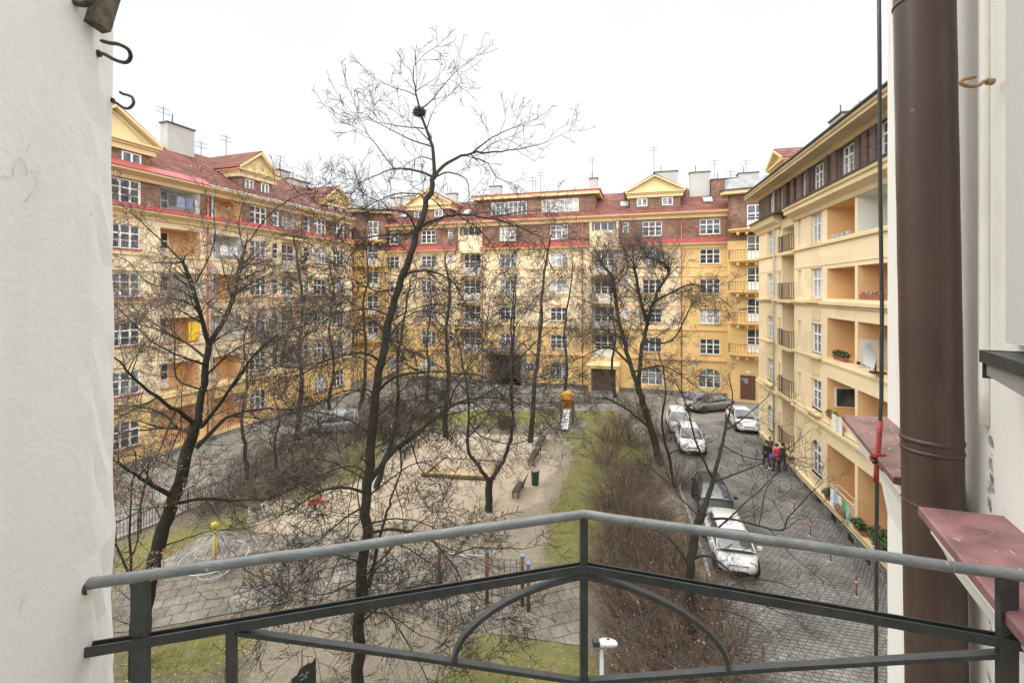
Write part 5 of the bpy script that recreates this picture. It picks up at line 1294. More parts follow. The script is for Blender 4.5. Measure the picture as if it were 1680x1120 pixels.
# ------------------------------------------------------------------ furniture
def face_dir(a,b): d=b-a; return math.atan2(d.y,d.x)
def bench(p0,p1,label):
    """bench between two ground points; its back stands to the right of p0->p1"""
    rz=face_dir(p0,p1); L=(p1-p0).length; e=empty('park_bench',(p0.x,p0.y,ground_z(p0.y)),rz,label=label,cat='bench',group='wooden benches around the sandbox')
    m=MB()
    for i in range(4): m.box(0,L,.02+i*.115,.115+i*.115,.43,.465)
    m.build('seat',M['wood'],e)
    m=MB()
    for i in range(3): m.loft([[(0,-.03-i*.035,.55+i*.13),(0,-.0-i*.035,.55+i*.13),(0,-.035-i*.035,.65+i*.13),(0,-.065-i*.035,.65+i*.13)],[(L,-.03-i*.035,.55+i*.13),(L,-.0-i*.035,.55+i*.13),(L,-.035-i*.035,.65+i*.13),(L,-.065-i*.035,.65+i*.13)]],0,False)
    m.build('backrest',M['wood'],e)
    for x in (.15,L-.2):
        m=MB(); m.box(x,x+.06,.05,.11,0,.43); m.box(x,x+.06,.38,.44,0,.43); m.bar((x+.03,.06,.40),(x+.03,-.16,.95),.05,.05); m.box(x,x+.06,.0,.46,.39,.428); m.build('leg',M['iron'],e)
bench(G(852,822),G(862,800),'wooden bench nearest the forked sandbox tree, below the green bin')
bench(G(876,768),G(886,745),'wooden bench right behind the green bin')
bench(G(888,742),G(897,722),'wooden bench at the far right of the sandy ground')
bench(G(697,722),G(676,737),'pale wooden bench at the far left corner of the sandy ground')
bench(G(672,739),G(654,756),'pale wooden bench left of the sandbox, nearer the tallest tree')
e=empty('litter_bin',G(878,796),label='green litter bin with lid by the wooden benches',cat='bin')
m=MB(); m.lathe([(.20,.06),(.25,.85),(.27,.85),(.27,.9),(.2,.9),(.2,.6)],n=18); m.build('bin_body',plain('bin_green',(.045,.12,.06),.5,.25,5),e)
m=MB(); m.lathe([(.272,.9),(.26,.94),(.12,.965),(.115,.93)],n=18); m.build('lid',M['concrete'],e); m=MB(); m.tube([(0,.3,0),(0,.3,1.1)],.03,8); m.build('post',M['iron'],e)
# sandbox
sb=empty('sandbox',(0,0,0),label='square sandbox with timber border in the middle of the sandy ground',cat='sandbox')
sq=gp((697,783),(729,752),(818,758),(806,790)); c0=sum(sq,Vector())/4; sb.location=(c0.x,c0.y,ground_z(c0.y)+.05)
for i in range(4):
    a=sq[i]-Vector(sb.location); b=sq[(i+1)%4]-Vector(sb.location); a.z=b.z=0; m=MB(); d=(b-a).normalized()*.25
    m.bar(a-d*(1 if i in(3,1) else -.1)+Vector((0,0,.06)),b+d*(1 if i in(3,1) else -.1)+Vector((0,0,.06)),.10,.14+.01*(i%2)); m.build('border_beam',M['beam'],sb)
m=MB(); 
for i in range(14):
    for j in range(14):
        P=lambda u,v:(sq[0].lerp(sq[3],u)).lerp(sq[1].lerp(sq[2],u),v)-Vector(sb.location)
        q=[P(i/14,j/14),P((i+1)/14,j/14),P((i+1)/14,(j+1)/14),P(i/14,(j+1)/14)]
        m.face([(p.x,p.y,.01+.03*mn.noise((p.x*1.5,p.y*1.5,0))) for p in q],0,True)
m.build('sand_fill',M['sand'],sb,fix=False)
# slide tower
p=G(930,696); st=empty('slide',(p.x,p.y,ground_z(p.y)),R(-12),label='yellow play tower with arched roof and white slide at the far end of the lawn',cat='slide')
M['ply']=plain('yellow_play_panel',(.55,.30,.03),.5,.2,4); M['steel']=plain('bright_steel',(.62,.63,.64),.7,.08,4)
for x in (-.48,.48):
    for y in (.0,.9):
        m=MB(); m.box(x-.05,x+.05,y-.05,y+.05,0,2.15); m.build('post',M['wood'],st)
m=MB(); m.yprism([(.62*math.cos(q),2.1+.52*math.sin(q)) for q in [math.pi*i/10 for i in range(11)]],-.15,1.05); m.build('roof',M['ply'],st)
m=MB(); m.box(-.43,.43,-.04,.94,1.2,1.26); m.box(-.43,.43,.94,.97,1.2,1.9); m.box(-.43,-.25,-.045,-.02,1.26,1.85); m.box(-.47,-.44,.05,.85,1.2,1.8); m.box(-.4,.4,-.02,.0,.5,1.19); m.build('tower_panels',M['ply'],st)
m=MB(); prof=[(-.05,1.28),(-.3,1.2),(-1.6,.45),(-2.0,.33),(-2.4,.32)]
rings=[[( -.3,y,z+.12),(-.27,y,z),(.27,y,z),(.3,y,z+.12),(.27,y,z-.03),(-.27,y,z-.03)] for y,z in prof]; m.loft(rings,0,False); m.build('chute',M['steel'],st)
m=MB(); 
for x in (.5,.9): pass
m.bar((.55,.2,1.25),(.95,-.5,0),.08,.05); m.bar((.55,.7,1.25),(.95,.0,0),.08,.05)
for i in range(5): q=i/5+.1; m.bar((.55+.4*q,.2-.7*q,1.25*(1-q)),(.55+.4*q,.7-.7*q,1.25*(1-q)),.04,.04)
m.build('ladder',plain('ladder_blue_grey',(.12,.15,.2),.5,.2,3),st)
# rope carousel
p=G(352,943); ca=empty('rope_carousel',(p.x,p.y,ground_z(p.y)+.06),label='rope carousel with yellow pole and ball on the paving',cat='carousel')
M['yel']=plain('yellow_pole_paint',(.52,.42,.03),.45,.2,6); M['rope']=plain('grey_rope',(.38,.42,.42),.8,.2,20)
m=MB(); m.lathe([(.075,0),(.075,1.95)],n=14); m.build('pole',M['yel'],ca)
m=MB(); m.lathe([(.001,1.93)]+[(.15*math.sin(q),2.07-.15*math.cos(q)*.95) for q in [math.pi*i/10 for i in range(1,10)]]+[(.001,2.22)],n=18); m.build('ball',M['yel'],ca)
def ring(m,r,z,w=.022,n=36): 
    pts=[(r*math.cos(2*math.pi*i/n),r*math.sin(2*math.pi*i/n),z) for i in range(n+1)]; m.tube(pts,w,6,0,False)
m=MB(); ring(m,1.28,.72,.026); m.build('seat_ring',M['rope'],ca); m=MB(); ring(m,.6,.12,.028); m.build('foot_ring',M['rope'],ca)
m=MB(); ring(m,.72,1.05,.010); ring(m,.3,1.45,.010)
for i in range(12):
    a=2*math.pi*i/12; c,s_=math.cos(a),math.sin(a); m.tube([(.08*c,.08*s_,1.88),(.3*c,.3*s_,1.45),(.72*c,.72*s_,1.05),(1.28*c,1.28*s_,.72)],.010,4)
    m.tube([(1.28*c,1.28*s_,.72),(.6*c,.6*s_,.12)],.009,4)
    if i%2: m.tube([(.6*c,.6*s_,.12),(.07*c,.07*s_,.2)],.012,4)
m.build('rope_net',M['rope'],ca)
# horizontal bars with nets, blue caps
M['cap']=plain('blue_cap',(.13,.30,.60),.4,.2,9); M['postw']=plain('brown_post',(.17,.075,.035),.7,.35,6)
pb=[(721,975,904),(799,991,908),(857,996,913),(867,1005,926)]
ce=empty('climbing_frame',G(799,991),label='timber post climbing frame with blue caps, steel bar and rope net',cat='climbing frame'); P0=Vector(ce.location); tp=[]
for a,b,c in pb:
    q=G(a,b); top=A(a,c,q.y); h=top.z-q.z; q=q-P0; m=MB(); m.lathe([(.072,0),(.072,h)],(q.x,q.y,q.z+.05),12); po=m.build('post',M['postw'],ce)
    m=MB(); m.lathe([(.085,h-.05),(.088,h+.02),(.05,h+.055),(.001,h+.06)],(q.x,q.y,q.z+.05),14); m.build('cap',M['cap'],po); tp.append(Vector((q.x,q.y,q.z+h)))
m=MB(); m.tube([tp[0]+Vector((0,0,-.08)),tp[1]+Vector((0,0,-.08))],.025,8); m.build('steel_bar',M['steel'],ce)
m=MB(); a,b=tp[1],tp[2]
for i in range(1,6): p_=a.lerp(b,i/6); m.tube([p_+Vector((0,0,-.12)),p_+Vector((0,0,-1.6))],.011,4)
for i in range(6): z=-.12-.29*i; m.tube([a+Vector((0,0,z)),a.lerp(b,.5)+Vector((0,0,z-.05)),b+Vector((0,0,z))],.011,4)
m.build('rope_net',M['iron'],ce)
# spring riders
def rider(p,cmat,label,s=1.0,rz=0):
    e=empty('spring_rider',(p.x,p.y,ground_z(p.y)+.03),rz,label=label,cat='spring rider',group='spring riders on the sandy ground'); m=MB()
    m.tube([(.1*math.cos(q),.1*math.sin(q),.05+q*.013) for q in [i*.6 for i in range(44)]],.016,5); m.build('spring',M['iron'],e)
    bd=MB(); pr=[(-.42,.42),(-.30,.38),(.05,.40),(.25,.40),(.33,.52),(.46,.86),(.36,.95),(.22,.84),(.12,.66),(-.22,.64),(-.36,.86),(-.46,.80)]; bd.yprism(pr,-.07,.07); bd.build('animal_panel',cmat,e)
    m=MB(); m.box(-.22,.12,-.16,.16,.645,.68); m.build('seat',M['iron'],e); m=MB(); m.tube([(.22,-.22,.80),(.22,.22,.80)],.016,6); m.build('handle',M['steel'],e); e.scale=(s,s,s)
rider(G(517,838),plain('orange_red_paint',(.62,.10,.03),.5,.15,5),'orange red spring rider on the sandy ground left of the tallest tree',.85,R(40))
rider(G(533,836),plain('faded_red_paint',(.50,.13,.09),.5,.15,5),'small faded red spring rider just behind the orange one',.6,R(-20))
zm,nt_,b_=new_mat('black_white_stripes'); wv=nt_.nodes.new('ShaderNodeTexWave'); wv.inputs['Scale'].default_value=4; nt_.links.new(coords(nt_,'object'),wv.inputs[0]); nt_.links.new(ramp(nt_,wv.outputs[0],.45,.55,(.03,.03,.03),(.7,.7,.7)),b_.inputs[0])
rider(G(422,854),zm,'black and white striped spring rider at the edge of the sandy ground',.9,R(35))
# lamps
def lamp(p,h,label,head='near'):
    e=empty('street_lamp',(p.x,p.y,ground_z(p.y)),label=label,cat='street lamp')
    m=MB(); m.lathe([(.07,0),(.07,.8),(.05,.85),(.042,h)],n=14); m.build('pole',M['greymetal'],e)
    if head=='near':
        hd=MB(); 
        def sec(x,w,zt,zb): return [(x,-w,zb),(x,w,zb),(x,w*.9,zb+(zt-zb)*.6),(x,w*.5,zt),(x,-w*.5,zt),(x,-w*.9,zb+(zt-zb)*.6)]
        hd.loft([sec(-.05,.075,h+.09,h-.0),sec(.05,.085,h+.12,h),sec(.20,.085,h+.11,h),sec(.30,.06,h+.07,h+.005),sec(.33,.03,h+.04,h+.015)]); 
        hd.build('lamp_head',plain('lamp_white',(.70,.71,.70),.4,.08,6),e)
        m=MB(); m.box(-.19,-.052,-.075,.075,h+.0,h+.10); m.box(.1,.17,-.02,.0,h+.117,h+.14); m.box(.2,.22,.02,.04,h+.1,h+.13); m.build('gear_box',M['iron'],e)
        m=MB(); m.loft([[(-.02,-.07,h-.002),(.28,-.06,h-.002),(.28,.06,h-.002),(-.02,.07,h-.002)],[(.0,-.05,h-.03),(.26,-.04,h-.03),(.26,.04,h-.03),(.0,.05,h-.03)]],0,False); m.build('lens',M['gl2'],e)
    else:
        m=MB(); m.lathe([(.03,h),(.16,h+.05),(.20,h+.42),(.22,h+.44),(.02,h+.62)],n=12); m.build('lantern',plain('lantern_green',(.06,.14,.10),.5,.2,5),e)
        m=MB(); m.tube([(0,0,h+.6),(.0,0,h+1.3),(-.15,0,h+1.55)],.02,6); m.build('bracket',M['greymetal'],e)
    return e
L1=A(987,1057,9.6); lamp(L1,L1.z-ground_z(9.6),'white headed street lamp on a grey pole below the railing')
q=G(645,772); lamp(q,1.35,'green lantern on a short post right of the tallest tree',head='far')
# notice board bottom left
q=A(480,1112,12.6); e=empty('notice_board',(q.x,q.y,ground_z(q.y)),R(47),label='black notice board with curved top standing on the path below the railing',cat='sign')
m=MB(); zt=q.z-ground_z(q.y)
m.yprism([(0,zt-.62),(.62,zt-.62),(.62,zt+.16),(.5,zt+.12),(.42,zt+.17),(.2,zt+.14),(.12,zt+.02),(0,zt-.0)],-.015,.015); m.build('board',M['iron'],e)
m=MB(); m.tube([(.18,-.02,zt-.06),(.24,-.02,zt-.02),(.3,-.02,zt-.07),(.26,-.02,zt-.12),(.32,-.02,zt-.14),(.4,-.02,zt-.05),(.44,-.02,zt-.1)],.008,4); m.tube([(.2,-.02,zt-.16),(.3,-.02,zt-.2),(.4,-.02,zt-.16)],.006,4); m.build('scroll_ornament',M['greymetal'],e)
for x in (.0,.62):
    m=MB(); m.box(x-.02,x+.02,-.02,.02,0,zt+(.2 if x else .0)); m.build('post',M['iron'],e)
# bollards
M['bw']=plain('bollard_white',(.75,.74,.72),.5,.1,8); M['br_']=plain('bollard_red',(.50,.05,.04),.5,.2,8); M['bg']=plain('bollard_grey',(.10,.10,.10),.5,.2,8)
def bollard(p,label):
    e=empty('bollard',(p.x,p.y,ground_z(p.y)),label=label,cat='bollard',group='red and white bollards along the cobbled street'); m=MB(); m.lathe([(.025,0),(.025,.5)],n=10); m.build('stem',M['bg'],e)
    m=MB()
    for i,(a,b) in enumerate(((.46,.56),(.56,.63),(.63,.76),(.76,.80))): m.lathe([(.037,a),(.037,b)],n=12,m=(0,1,0,2)[i])
    m.build('bands',[M['br_'],M['bw'],M['iron']],e); m=MB(); m.lathe([(.14,0),(.10,.02),(.03,.03)],n=10); m.build('foot',M['concrete'],e)
bl=[(1458,1045,'red and white bollard nearest the drainpipe, at the street corner under the railing'),(1405,978,'red and white bollard standing between handrail and middle rail'),(1363,921,'red and white bollard crossed by the grey handrail'),(1330,879,'red and white bollard just above the handrail, opposite the evergreen loggia'),(1303,840,'red and white bollard second above the handrail, opposite the towel loggia'),(1279,810,'red and white bollard third above the handrail beside the cellar window'),(1259,786,'red and white bollard at the feet of the walkers'),(1240,757,'red and white bollard behind the walkers'),(1222,728,'farthest red and white bollard in front of the white car by the tower')]
for a,b,l in bl: bollard(G(a,b),l)
for (a,b,h,r,l) in ((1252,1090,.62,.045,'thick grey post on the cobbles near the bottom edge'),(1225,1095,1.3,.014,'thin dark rod standing beside the thick grey post')):
    q=G(a,b); m=MB(); m.lathe([(r*1.5,0),(r*1.5,.03),(r,.035),(r,h),(r*.6,h+.03)],n=12); m.build('street_post',M['bg'],None,(q.x,q.y,q.z),label=l,cat='post')
# ------------------------------------------------------------------ cars
def paint(name,c,met=0):
    m,nt,b=new_mat(name); v=coords(nt,'world'); f=ramp(nt,noise(nt,v,3,4),.3,.8)
    nt.links.new(mixc(nt,f,tuple(x*.86 for x in c),c),b.inputs['Base Color']); b.inputs['Roughness'].default_value=.42; b.inputs['Metallic'].default_value=met; b.inputs['Coat Weight'].default_value=.15; b.inputs['Coat Roughness'].default_value=.2; return m
M['tyre']=plain('tyre_rubber',(.025,.025,.025),.85,.2,20); M['rim']=plain('alloy_rim',(.45,.46,.47),.35,.1,10,metal=.6); M['cglass']=glass('car_glass',(.085,.095,.105),.05,.8); M['hlamp']=plain('headlamp_lens',(.20,.22,.24),.15,.15,30,spec=.8); M['tail']=plain('tail_lamp_red',(.35,.02,.02),.25,.2,10); M['plastic']=plain('black_plastic',(.02,.02,.02),.6,.2,10); M['plate']=plain('number_plate',(.72,.72,.70),.5,.05,10)
def car(p,rz,label,pm,kind='hatch',L=4.0,W=1.76,hh=1.48):
    e=empty('parked_car',(p.x,p.y,ground_z(p.y)),rz,label=label,cat='car',group='cars parked in the courtyard streets'); hw=W/2; h2=L/2
    # body stations: x, halfwidth, bottom, shoulder z
    if kind=='sedan': roof=(-1.05,.15); base_=(-1.75,1.05); S=[(-h2,.66,.36,.72),(-h2+.06,.80,.28,.93),(-h2+.5,.97,.24,.99),(-1.0,1,.22,.98),(0,1,.2,.95),(.8,1,.22,.94),(1.1,.98,.22,.94),(h2-.6,.95,.24,.83),(h2-.2,.86,.26,.70),(h2-.04,.70,.30,.58),(h2,.5,.36,.50)]
    else: roof=((-1.35,.15) if kind!='mpv' else (-1.4,.42)); base_=((-h2+.12,1.05) if kind!='mpv' else (-h2+.1,1.36)); S=[(-h2,.74,.36,.72),(-h2+.06,.86,.28,.93),(-h2+.4,.97,.24,.98),(-1.0,1,.22,.97),(0,1,.2,.95),(.8,1,.22,.94),(1.1,.98,.22,.95),(h2-.55,.95,.24,.86),(h2-.2,.86,.26,.72),(h2-.04,.70,.30,.58),(h2,.5,.36,.50)]
    if kind=='wagon': roof=(-1.75,.25); base_=(-h2+.12,1.15)
    if kind=='mpv': S=[(x+(.25 if .7<x<1.2 else 0),w_,b_,z_+(.03 if x>1 else 0)) for x,w_,b_,z_ in S]
    rings=[]; NS=[]
    for i in range(len(S)-1):
        for k in range(3):
            t=k/3; t2=t; NS.append(tuple(S[i][q]*(1-t2)+S[i+1][q]*t2 for q in range(4)))
    NS.append(S[-1])
    for x,w_,zb,zs in NS:
        w_=w_*hw; d=zs-zb; half=[(0,zb),(w_*.82,zb),(w_*.95,zb+.06),(w_,zb+d*.35),(w_,zb+d*.62),(w_*.975,zb+d*.85),(w_*.90,zs-.015),(w_*.6,zs+.02),(0,zs+.035)]
        rings.append([(x,y,z) for y,z in half]+[(x,-y,z) for y,z in half[-2:0:-1]])
    m=MB(); m.loft(rings,0,True); bo=m.build('body',pm,e)
    # greenhouse
    zr=hh; zb=.93; cs=[(base_[1],.86,.02),(base_[1]-.3,.85,.28),(roof[1]+.15,.80,.92),(roof[1],.78,1.0),((roof[0]+roof[1])/2,.78,1.03),(roof[0],.76,.97),(base_[0]+ (0.25 if kind!='sedan' else .35),.80,.45),(base_[0],.84,.02)]
    rings=[]
    for x,w_,q in cs:
        zt=zb+(zr-zb)*q; wb=.90*hw; wt=hw*(w_ - .12*q); rings.append([(x,wb,zb-.03),(x,(wb+wt)/2+.015,(zb+zt)/2),(x,wt,zt-.03*q),(x,wt*.8,zt+.015*q),(x,0,zt+.03*q),(x,-wt*.8,zt+.015*q),(x,-wt,zt-.03*q),(x,-(wb+wt)/2-.015,(zb+zt)/2),(x,-wb,zb-.03)])
    m=MB(); m.loft(rings,0,True,True,True); m.build('windows',M['cglass'],e)
    # roof skin + pillars proud of the glass
    m=MB(); up=.012; rr=[[ (a[0],a[1]*1.01,a[2]+up) for a in r_[2:7]]+[(a[0],a[1]*.98,a[2]-.03) for a in r_[2:7][::-1]] for r_ in rings[2:6]]
    m.loft(rr,0,True); m.build('roof',pm,e,fix=True)
    for s_ in (2,6):
        for path in ([rings[0][s_],rings[1][s_],rings[2][s_]],[rings[5][s_],rings[6][s_],rings[7][s_]]):
            m=MB(); m.tube([(a[0],a[1]*1.0,a[2]+.005) for a in path],.032,6); m.build('pillar',pm,e)
        sg=1 if s_==2 else -1; xm=(roof[0]+roof[1])/2+.05; m=MB(); m.bar((xm,sg*hw*.90,zb),(xm-.03,sg*(hw*.665),zr-.04),.07,.03); m.build('pillar',pm,e)
        if kind!='sedan': m=MB(); m.bar((roof[0]+.2,sg*hw*.90,zb),(roof[0]+.15,sg*hw*.655,zr-.06),.09,.03); m.build('pillar',pm,e)
    for s_ in (-1,1):
        m=MB(); m.box(roof[1]+.62,roof[1]+.74,s_*hw-(.02 if s_<0 else -.0)-(.16 if s_<0 else 0),s_*hw+(.16 if s_>0 else 0)+(.02 if s_>0 else 0),.98,1.10); m.build('mirror',pm,e)
        m=MB(); x=h2-.32; m.loft([[(x-.34,s_*hw*.955,.83),(x-.30,s_*hw*.70,.865),(x+.18,s_*hw*.52,.73),(x+.24,s_*hw*.74,.66)],[(x-.24,s_*hw*.96,.66),(x-.2,s_*hw*.66,.70),(x+.28,s_*hw*.56,.58),(x+.20,s_*hw*.80,.56)]],0,False); m.build('headlight',M['hlamp'],e)
        m=MB(); x=-h2+.02; m.loft([[(x+.0,s_*hw*.60,.93),(x+.0,s_*hw*.60,.75),(x-.03,s_*hw*.80,.75),(x-.0,s_*hw*.80,.93)],[(x+.3,s_*hw*.62,.97),(x+.2,s_*hw*.62,.75),(x+.2,s_*hw*.985,.75),(x+.26,s_*hw*.96,.95)]],0,False); m.build('tail_light',M['tail'],e)
    m=MB(); x=h2-.02; m.loft([[(x-.02,-hw*.45,.36),(x-.02,hw*.45,.36),(x-.02,hw*.40,.24),(x-.02,-hw*.4,.24)],[(x+.035,-hw*.40,.38),(x+.035,hw*.40,.38),(x+.03,hw*.33,.25),(x+.03,-hw*.33,.25)]],0,False); m.box(x-.10,x+.012,-hw*.42,hw*.42,.50,.60); m.build('grille',M['plastic'],e)
    m=MB(); m.box(x+.0,x+.045,-.26,.26,.405,.495); m.build('number_plate',M['plate'],e); m=MB(); m.box(-h2-.03,-h2+.02,-.26,.26,.55,.66); m.build('number_plate',M['plate'],e)
    m=MB(); m.box(base_[1]-.02,base_[1]+.10,-hw*.72,hw*.72,.955,.985); m.build('cowl',M['plastic'],e)
    m=MB()
    for s_ in (-1,1): m.bar((base_[1]+.06,s_*.35-.2,.975),(base_[1]-.25,s_*.35+.25,1.09),.02,.012)
    m.build('wipers',M['plastic'],e)
    for x in (-L*.32,L*.325):
        for s_ in (-1,1):
            w_=MB(); y0=s_*(hw-.19); y1=s_*(hw+.008); w_.lathe([(.20,y0),(.29,y0),(.315,y0+s_*.03),(.315,y1-s_*.03),(.29,y1),(.20,y1)],(x,0,.315),20,0,'y'); wo=w_.build('wheel',M['tyre'],e)
            w_=MB(); w_.lathe([(.001,y1-s_*.04),(.20,y1-s_*.03),(.205,y1+s_*.002),(.19,y1-s_*.01),(.17,y1-s_*.03)],(x,0,.315),20,0,'y'); w_.build('rim',M['rim'],wo)
            a=MB(); a.lathe([(.30,y1-s_*.12),(.37,y1-s_*.12),(.37,y1-s_*.012),(.33,y1-s_*.004)],(x,0,.33),20,0,'y'); a.build('wheel_arch',M['plastic'],e)
    return e
white=paint('white_car_paint',(.66,.67,.68)); silver=paint('silver_car_paint',(.42,.43,.44),.5); darkp=paint('dark_car_paint',(.03,.034,.035),.2); taupe=paint('taupe_car_paint',(.20,.185,.165),.5)
c=G(1207,938); c1=G(1168,850)
def carat(fp,heading,label,pm,kind,L,**k):   # fp = ground point under the front bumper
    d=Vector((math.cos(heading),math.sin(heading),0)); p=fp-d*L/2; return car(p,heading,label,pm,kind,L,**k)
carat(G(1213,957),R(-104),'white hatchback parked nearest the railing, nose toward the viewer',white,'mpv',3.75,hh=1.5)
carat(G(1180,866),R(-104),'dark hatchback parked right behind the nearest white one',darkp,'hatch',3.7)
carat(G(1138,752),R(-104),'white hatchback parked mid street, front of the far white pair',white,'hatch',3.9)
carat(G(1118,716),R(-104),'white estate car parked last in the left row by the thicket',white,'wagon',4.1)
carat(G(1230,713),R(-102),'white saloon parked close to the yellow wall of the right block',white,'sedan',4.3)
carat(G(1113,672),R(197),'silver hatchback parked across the far end beside the taupe one',silver,'hatch',3.9)
carat(G(1134,676),R(197),'taupe saloon parked across the far end in front of the tower door',taupe,'sedan',4.3)
carat(G(498,712),R(196),'silver van like car seen side on beyond the left thicket',silver,'wagon',4.4,hh=1.65)
# ------------------------------------------------------------------ people
def skin_obj(name,verts,edges,rad,mat,parent,root=0,sub=1):
    me=bpy.data.meshes.new(name); me.from_pydata(verts,edges,[]); me.materials.append(mat); o=put(name,me,parent)
    sk=o.modifiers.new('skin','SKIN'); sk.use_smooth_shade=True; o.modifiers.new('sub','SUBSURF').levels=sub; o.modifiers['sub'].render_levels=sub
    for i,v in enumerate(me.skin_vertices[0].data): v.radius=(rad[i],rad[i]) if not isinstance(rad[i],tuple) else rad[i]; v.use_root=(i==root)
    return o
skin=plain('skin_tone',(.50,.30,.21),.6,.05,5)
def cm(n,c): return plain(n,c,.85,.15,12)
def person(p,rz,label,jc,tc,hc,stride=.22,arms=((.0,.06),(.0,-.04)),s=1.0,hood=None):
    e=empty('person',(p.x,p.y,ground_z(p.y)+.05),rz,label=label,cat='person',group='people walking beside the right block'); e.scale=(s,s,s)
    V=[];E=[];Rr=[]
    def add(v,r,par=None):
        V.append(v);Rr.append(r)
        if par is not None: E.append((par,len(V)-1))
        return len(V)-1
    pel=add((0,0,.95),(.15,.11)); ab=add((0,0,1.12),(.135,.10),pel); ch=add((0.01,0,1.30),(.17,.115),ab); sh=add((0.01,0,1.43),(.12,.09),ch); nk=add((.01,0,1.51),.052,sh)
    h0=add((.02,0,1.58),.075,nk); h1=add((.02,0,1.66),.10,h0); h2_=add((.01,0,1.73),.085,h1); nose=add((.125,0,1.65),.014,h1)
    hands=[]
    legs=[]
    for sgn,st_ in ((1,stride),(-1,-stride)):
        hp=add((0,sgn*.09,.90),.095,pel); kn=add((st_*.45+.03,sgn*.10,.50),.062,hp); an=add((st_,sgn*.10,.10),.04,kn); to=add((st_+.15,sgn*.11,.045),.035,an); legs.append((hp,kn,an))
        so_=add((.0,sgn*.19,1.41),.058,sh); el=add((-st_*.25-.02,sgn*.25,1.15),.042,so_); wr=add((-st_*.3+.12,sgn*.23,.93),.028,el); pm_=add((-st_*.3+.15,sgn*.225,.865),.026,wr)
        for k in range(4): f1=add((-st_*.3+.13+.018*k,sgn*.222,.82-.004*abs(k-1)),.009,pm_); add((-st_*.3+.135+.018*k,sgn*.205,.785-.006*abs(k-1)),.008,f1)
        th=add((-st_*.3+.19,sgn*.205,.86),.010,pm_); add((-st_*.3+.205,sgn*.195,.83),.009,th); hands.append((so_,el,wr))
    skin_obj('body',V,E,Rr,skin,e)
    # clothing
    cv=[V[pel],V[ab],V[ch],V[sh]]; 
    cv=[(0,0,.86)]+cv; ce_=[(0,1),(1,2),(2,3),(3,4)]; cr2=[(.18,.14),(.17,.14),(.165,.13),(.19,.14),(.12,.10)]
    for so_,el,wr in hands: n=len(cv); cv+= [V[so_],V[el],V[wr]]; ce_+=[(4,n),(n,n+1),(n+1,n+2)]; cr2+=[.078,.060,.046]
    if hood: n=len(cv); cv+=[(-.02,0,1.52)]; ce_+=[(4,n)]; cr2+=[.10]
    skin_obj('jacket',cv,ce_,cr2,jc,e,1)
    tv=[(0,0,.93)]; te=[]; tr_=[(.15,.115)]
    for hp,kn,an in legs: n=len(tv); tv+=[V[hp],V[kn],V[an]]; te+=[(0,n),(n,n+1),(n+1,n+2)]; tr_+=[.108,.078,.058]
    skin_obj('trousers',tv,te,tr_,tc,e)
    hm=MB(); hm.lathe([(.001,-.07)]+[(.118*math.sin(q),-.118*math.cos(q)*.95) for q in [math.pi*i/9 for i in range(3,9)]]+[(.001,.118)],(-.018,0,1.68),14); hm.build('hair',hc,e)
    for sgn in (1,-1):
        m=MB(); m.box(-.08+sgn*stride,.19+sgn*stride,sgn*.10-.045,sgn*.10+.045,0,.085); m.build('shoe',M['bw'] if s>1.0 else M['plastic'],e)
    return e
blk=cm('black_jacket',(.025,.025,.028)); pk=cm('pink_jacket',(.62,.05,.12)); hr_=plain('brown_hair',(.10,.045,.025),.7,.2,30); drk=cm('dark_trousers',(.03,.032,.04))
person(G(1258,769),R(95),'person in a black jacket and dark trousers walking away by the wall',blk,drk,hr_,.2,s=1.02)
pp_=G(1274,773); person(pp_,R(100),'person in a bright pink jacket walking beside the dark clothed one',pk,drk,plain('dark_hair',(.03,.02,.015),.7,.2,30),.15,s=.97)
person(G(1284,771),R(100),'person in dark clothes closest to the stone plinth',cm('dark_red_jacket',(.07,.02,.03)),drk,plain('black_hair',(.02,.015,.012),.7,.2,30),.18,s=.96)
person(G(1263,752),R(95),'red haired child in a brown jacket ahead of the black jacket',cm('brown_jacket',(.20,.09,.05)),drk,plain('red_hair',(.30,.09,.04),.7,.2,30),.12,s=.8)
m=MB(); m.loft([[(-.14,-.07,0),(.14,-.07,0),(.14,.07,0),(-.14,.07,0)],[(-.17,-.09,.18),(.17,-.09,.18),(.17,.09,.18),(-.17,.09,.18)],[(-.10,-.05,.36),(.10,-.05,.36),(.10,.05,.36),(-.10,.05,.36)]],0,True); 
bg_=m.build('shoulder_bag',cm('purple_bag',(.17,.07,.45)),None,pp_+Vector((-.36,-.12,.80)),label='purple bag hanging at the side of the pink jacket',cat='bag')
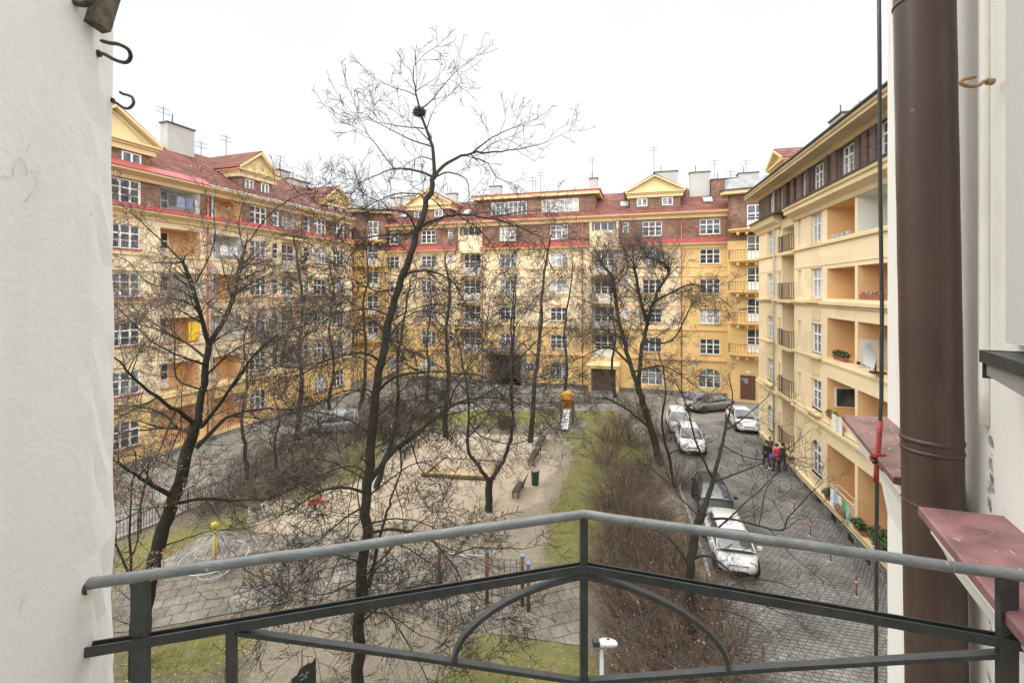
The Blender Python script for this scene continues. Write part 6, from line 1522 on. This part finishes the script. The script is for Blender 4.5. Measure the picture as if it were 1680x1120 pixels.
# ------------------------------------------------------------------ fallen leaves and grass tufts
rl_=random.Random(77); lm=MB()
def put_leaf(x,y,z,s):
    a=rl_.uniform(0,6.28); c,s_=math.cos(a)*s,math.sin(a)*s; t=rl_.uniform(0,.6)*s
    lm.face([(x-c,y-s_,z),(x+s_*.5,y-c*.5,z+t),(x+c,y+s_,z+t*.5),(x-s_*.5,y+c*.5,z)])
for _ in range(17000):
    y=rl_.uniform(9,34)**1.0; x=rl_.uniform(-17,9)
    if inside((x,y),park): put_leaf(x,y,ground_z(y)+.1,rl_.uniform(.015,.04))
for cx_,cy_,sp,n in [(*G(1380,945)[:2],1.2,260),(*G(1330,900)[:2],1.6,200),(*G(1260,1050)[:2],1.3,260),(*G(1290,980)[:2],1.2,150),(*G(1340,1000)[:2],2.2,200),(*G(1200,700)[:2],3.5,400),(*G(1120,690)[:2],2.5,300),(*G(480,725)[:2],4.5,500),(*G(300,800)[:2],4,300)]:
    for _ in range(n):
        x=cx_+rl_.gauss(0,sp); y=cy_+rl_.gauss(0,sp)
        put_leaf(x,y,ground_z(y)+.012,rl_.uniform(.012,.03))
lm.build('fallen_leaves',M['litter'],None,fix=False,kind='stuff',label='scattered dry leaves over the ground and cobbles',cat='leaves')
gm_=MB(); cnt=0
for _ in range(60000):
    y=rl_.uniform(9,30); x=rl_.uniform(-14,7)
    if cnt>16000: break
    d=max(sdist((x,y),p) for p in LAWNS) if rl_.random()<.5 else -1
    if d>-.3+.8*mn.noise((x*.8,y*.8,1)):
        cnt+=1; z=ground_z(y)+.02
        for k in range(4):
            a=rl_.uniform(0,6.28); h=rl_.uniform(.03,.09); dx,dy=math.cos(a)*.012,math.sin(a)*.012; lx,ly=rl_.gauss(0,.03),rl_.gauss(0,.03); ox,oy=rl_.gauss(0,.04),rl_.gauss(0,.04)
            gm_.face([(x+ox-dx,y+oy-dy,z),(x+ox+dx,y+oy+dy,z),(x+ox+lx,y+oy+ly,z+h)])
gm_.build('grass',plain('grass_blades',(.20,.21,.06),.8,.45,2),None,fix=False,kind='stuff',label='short winter grass growing on the lawn patches',cat='grass')
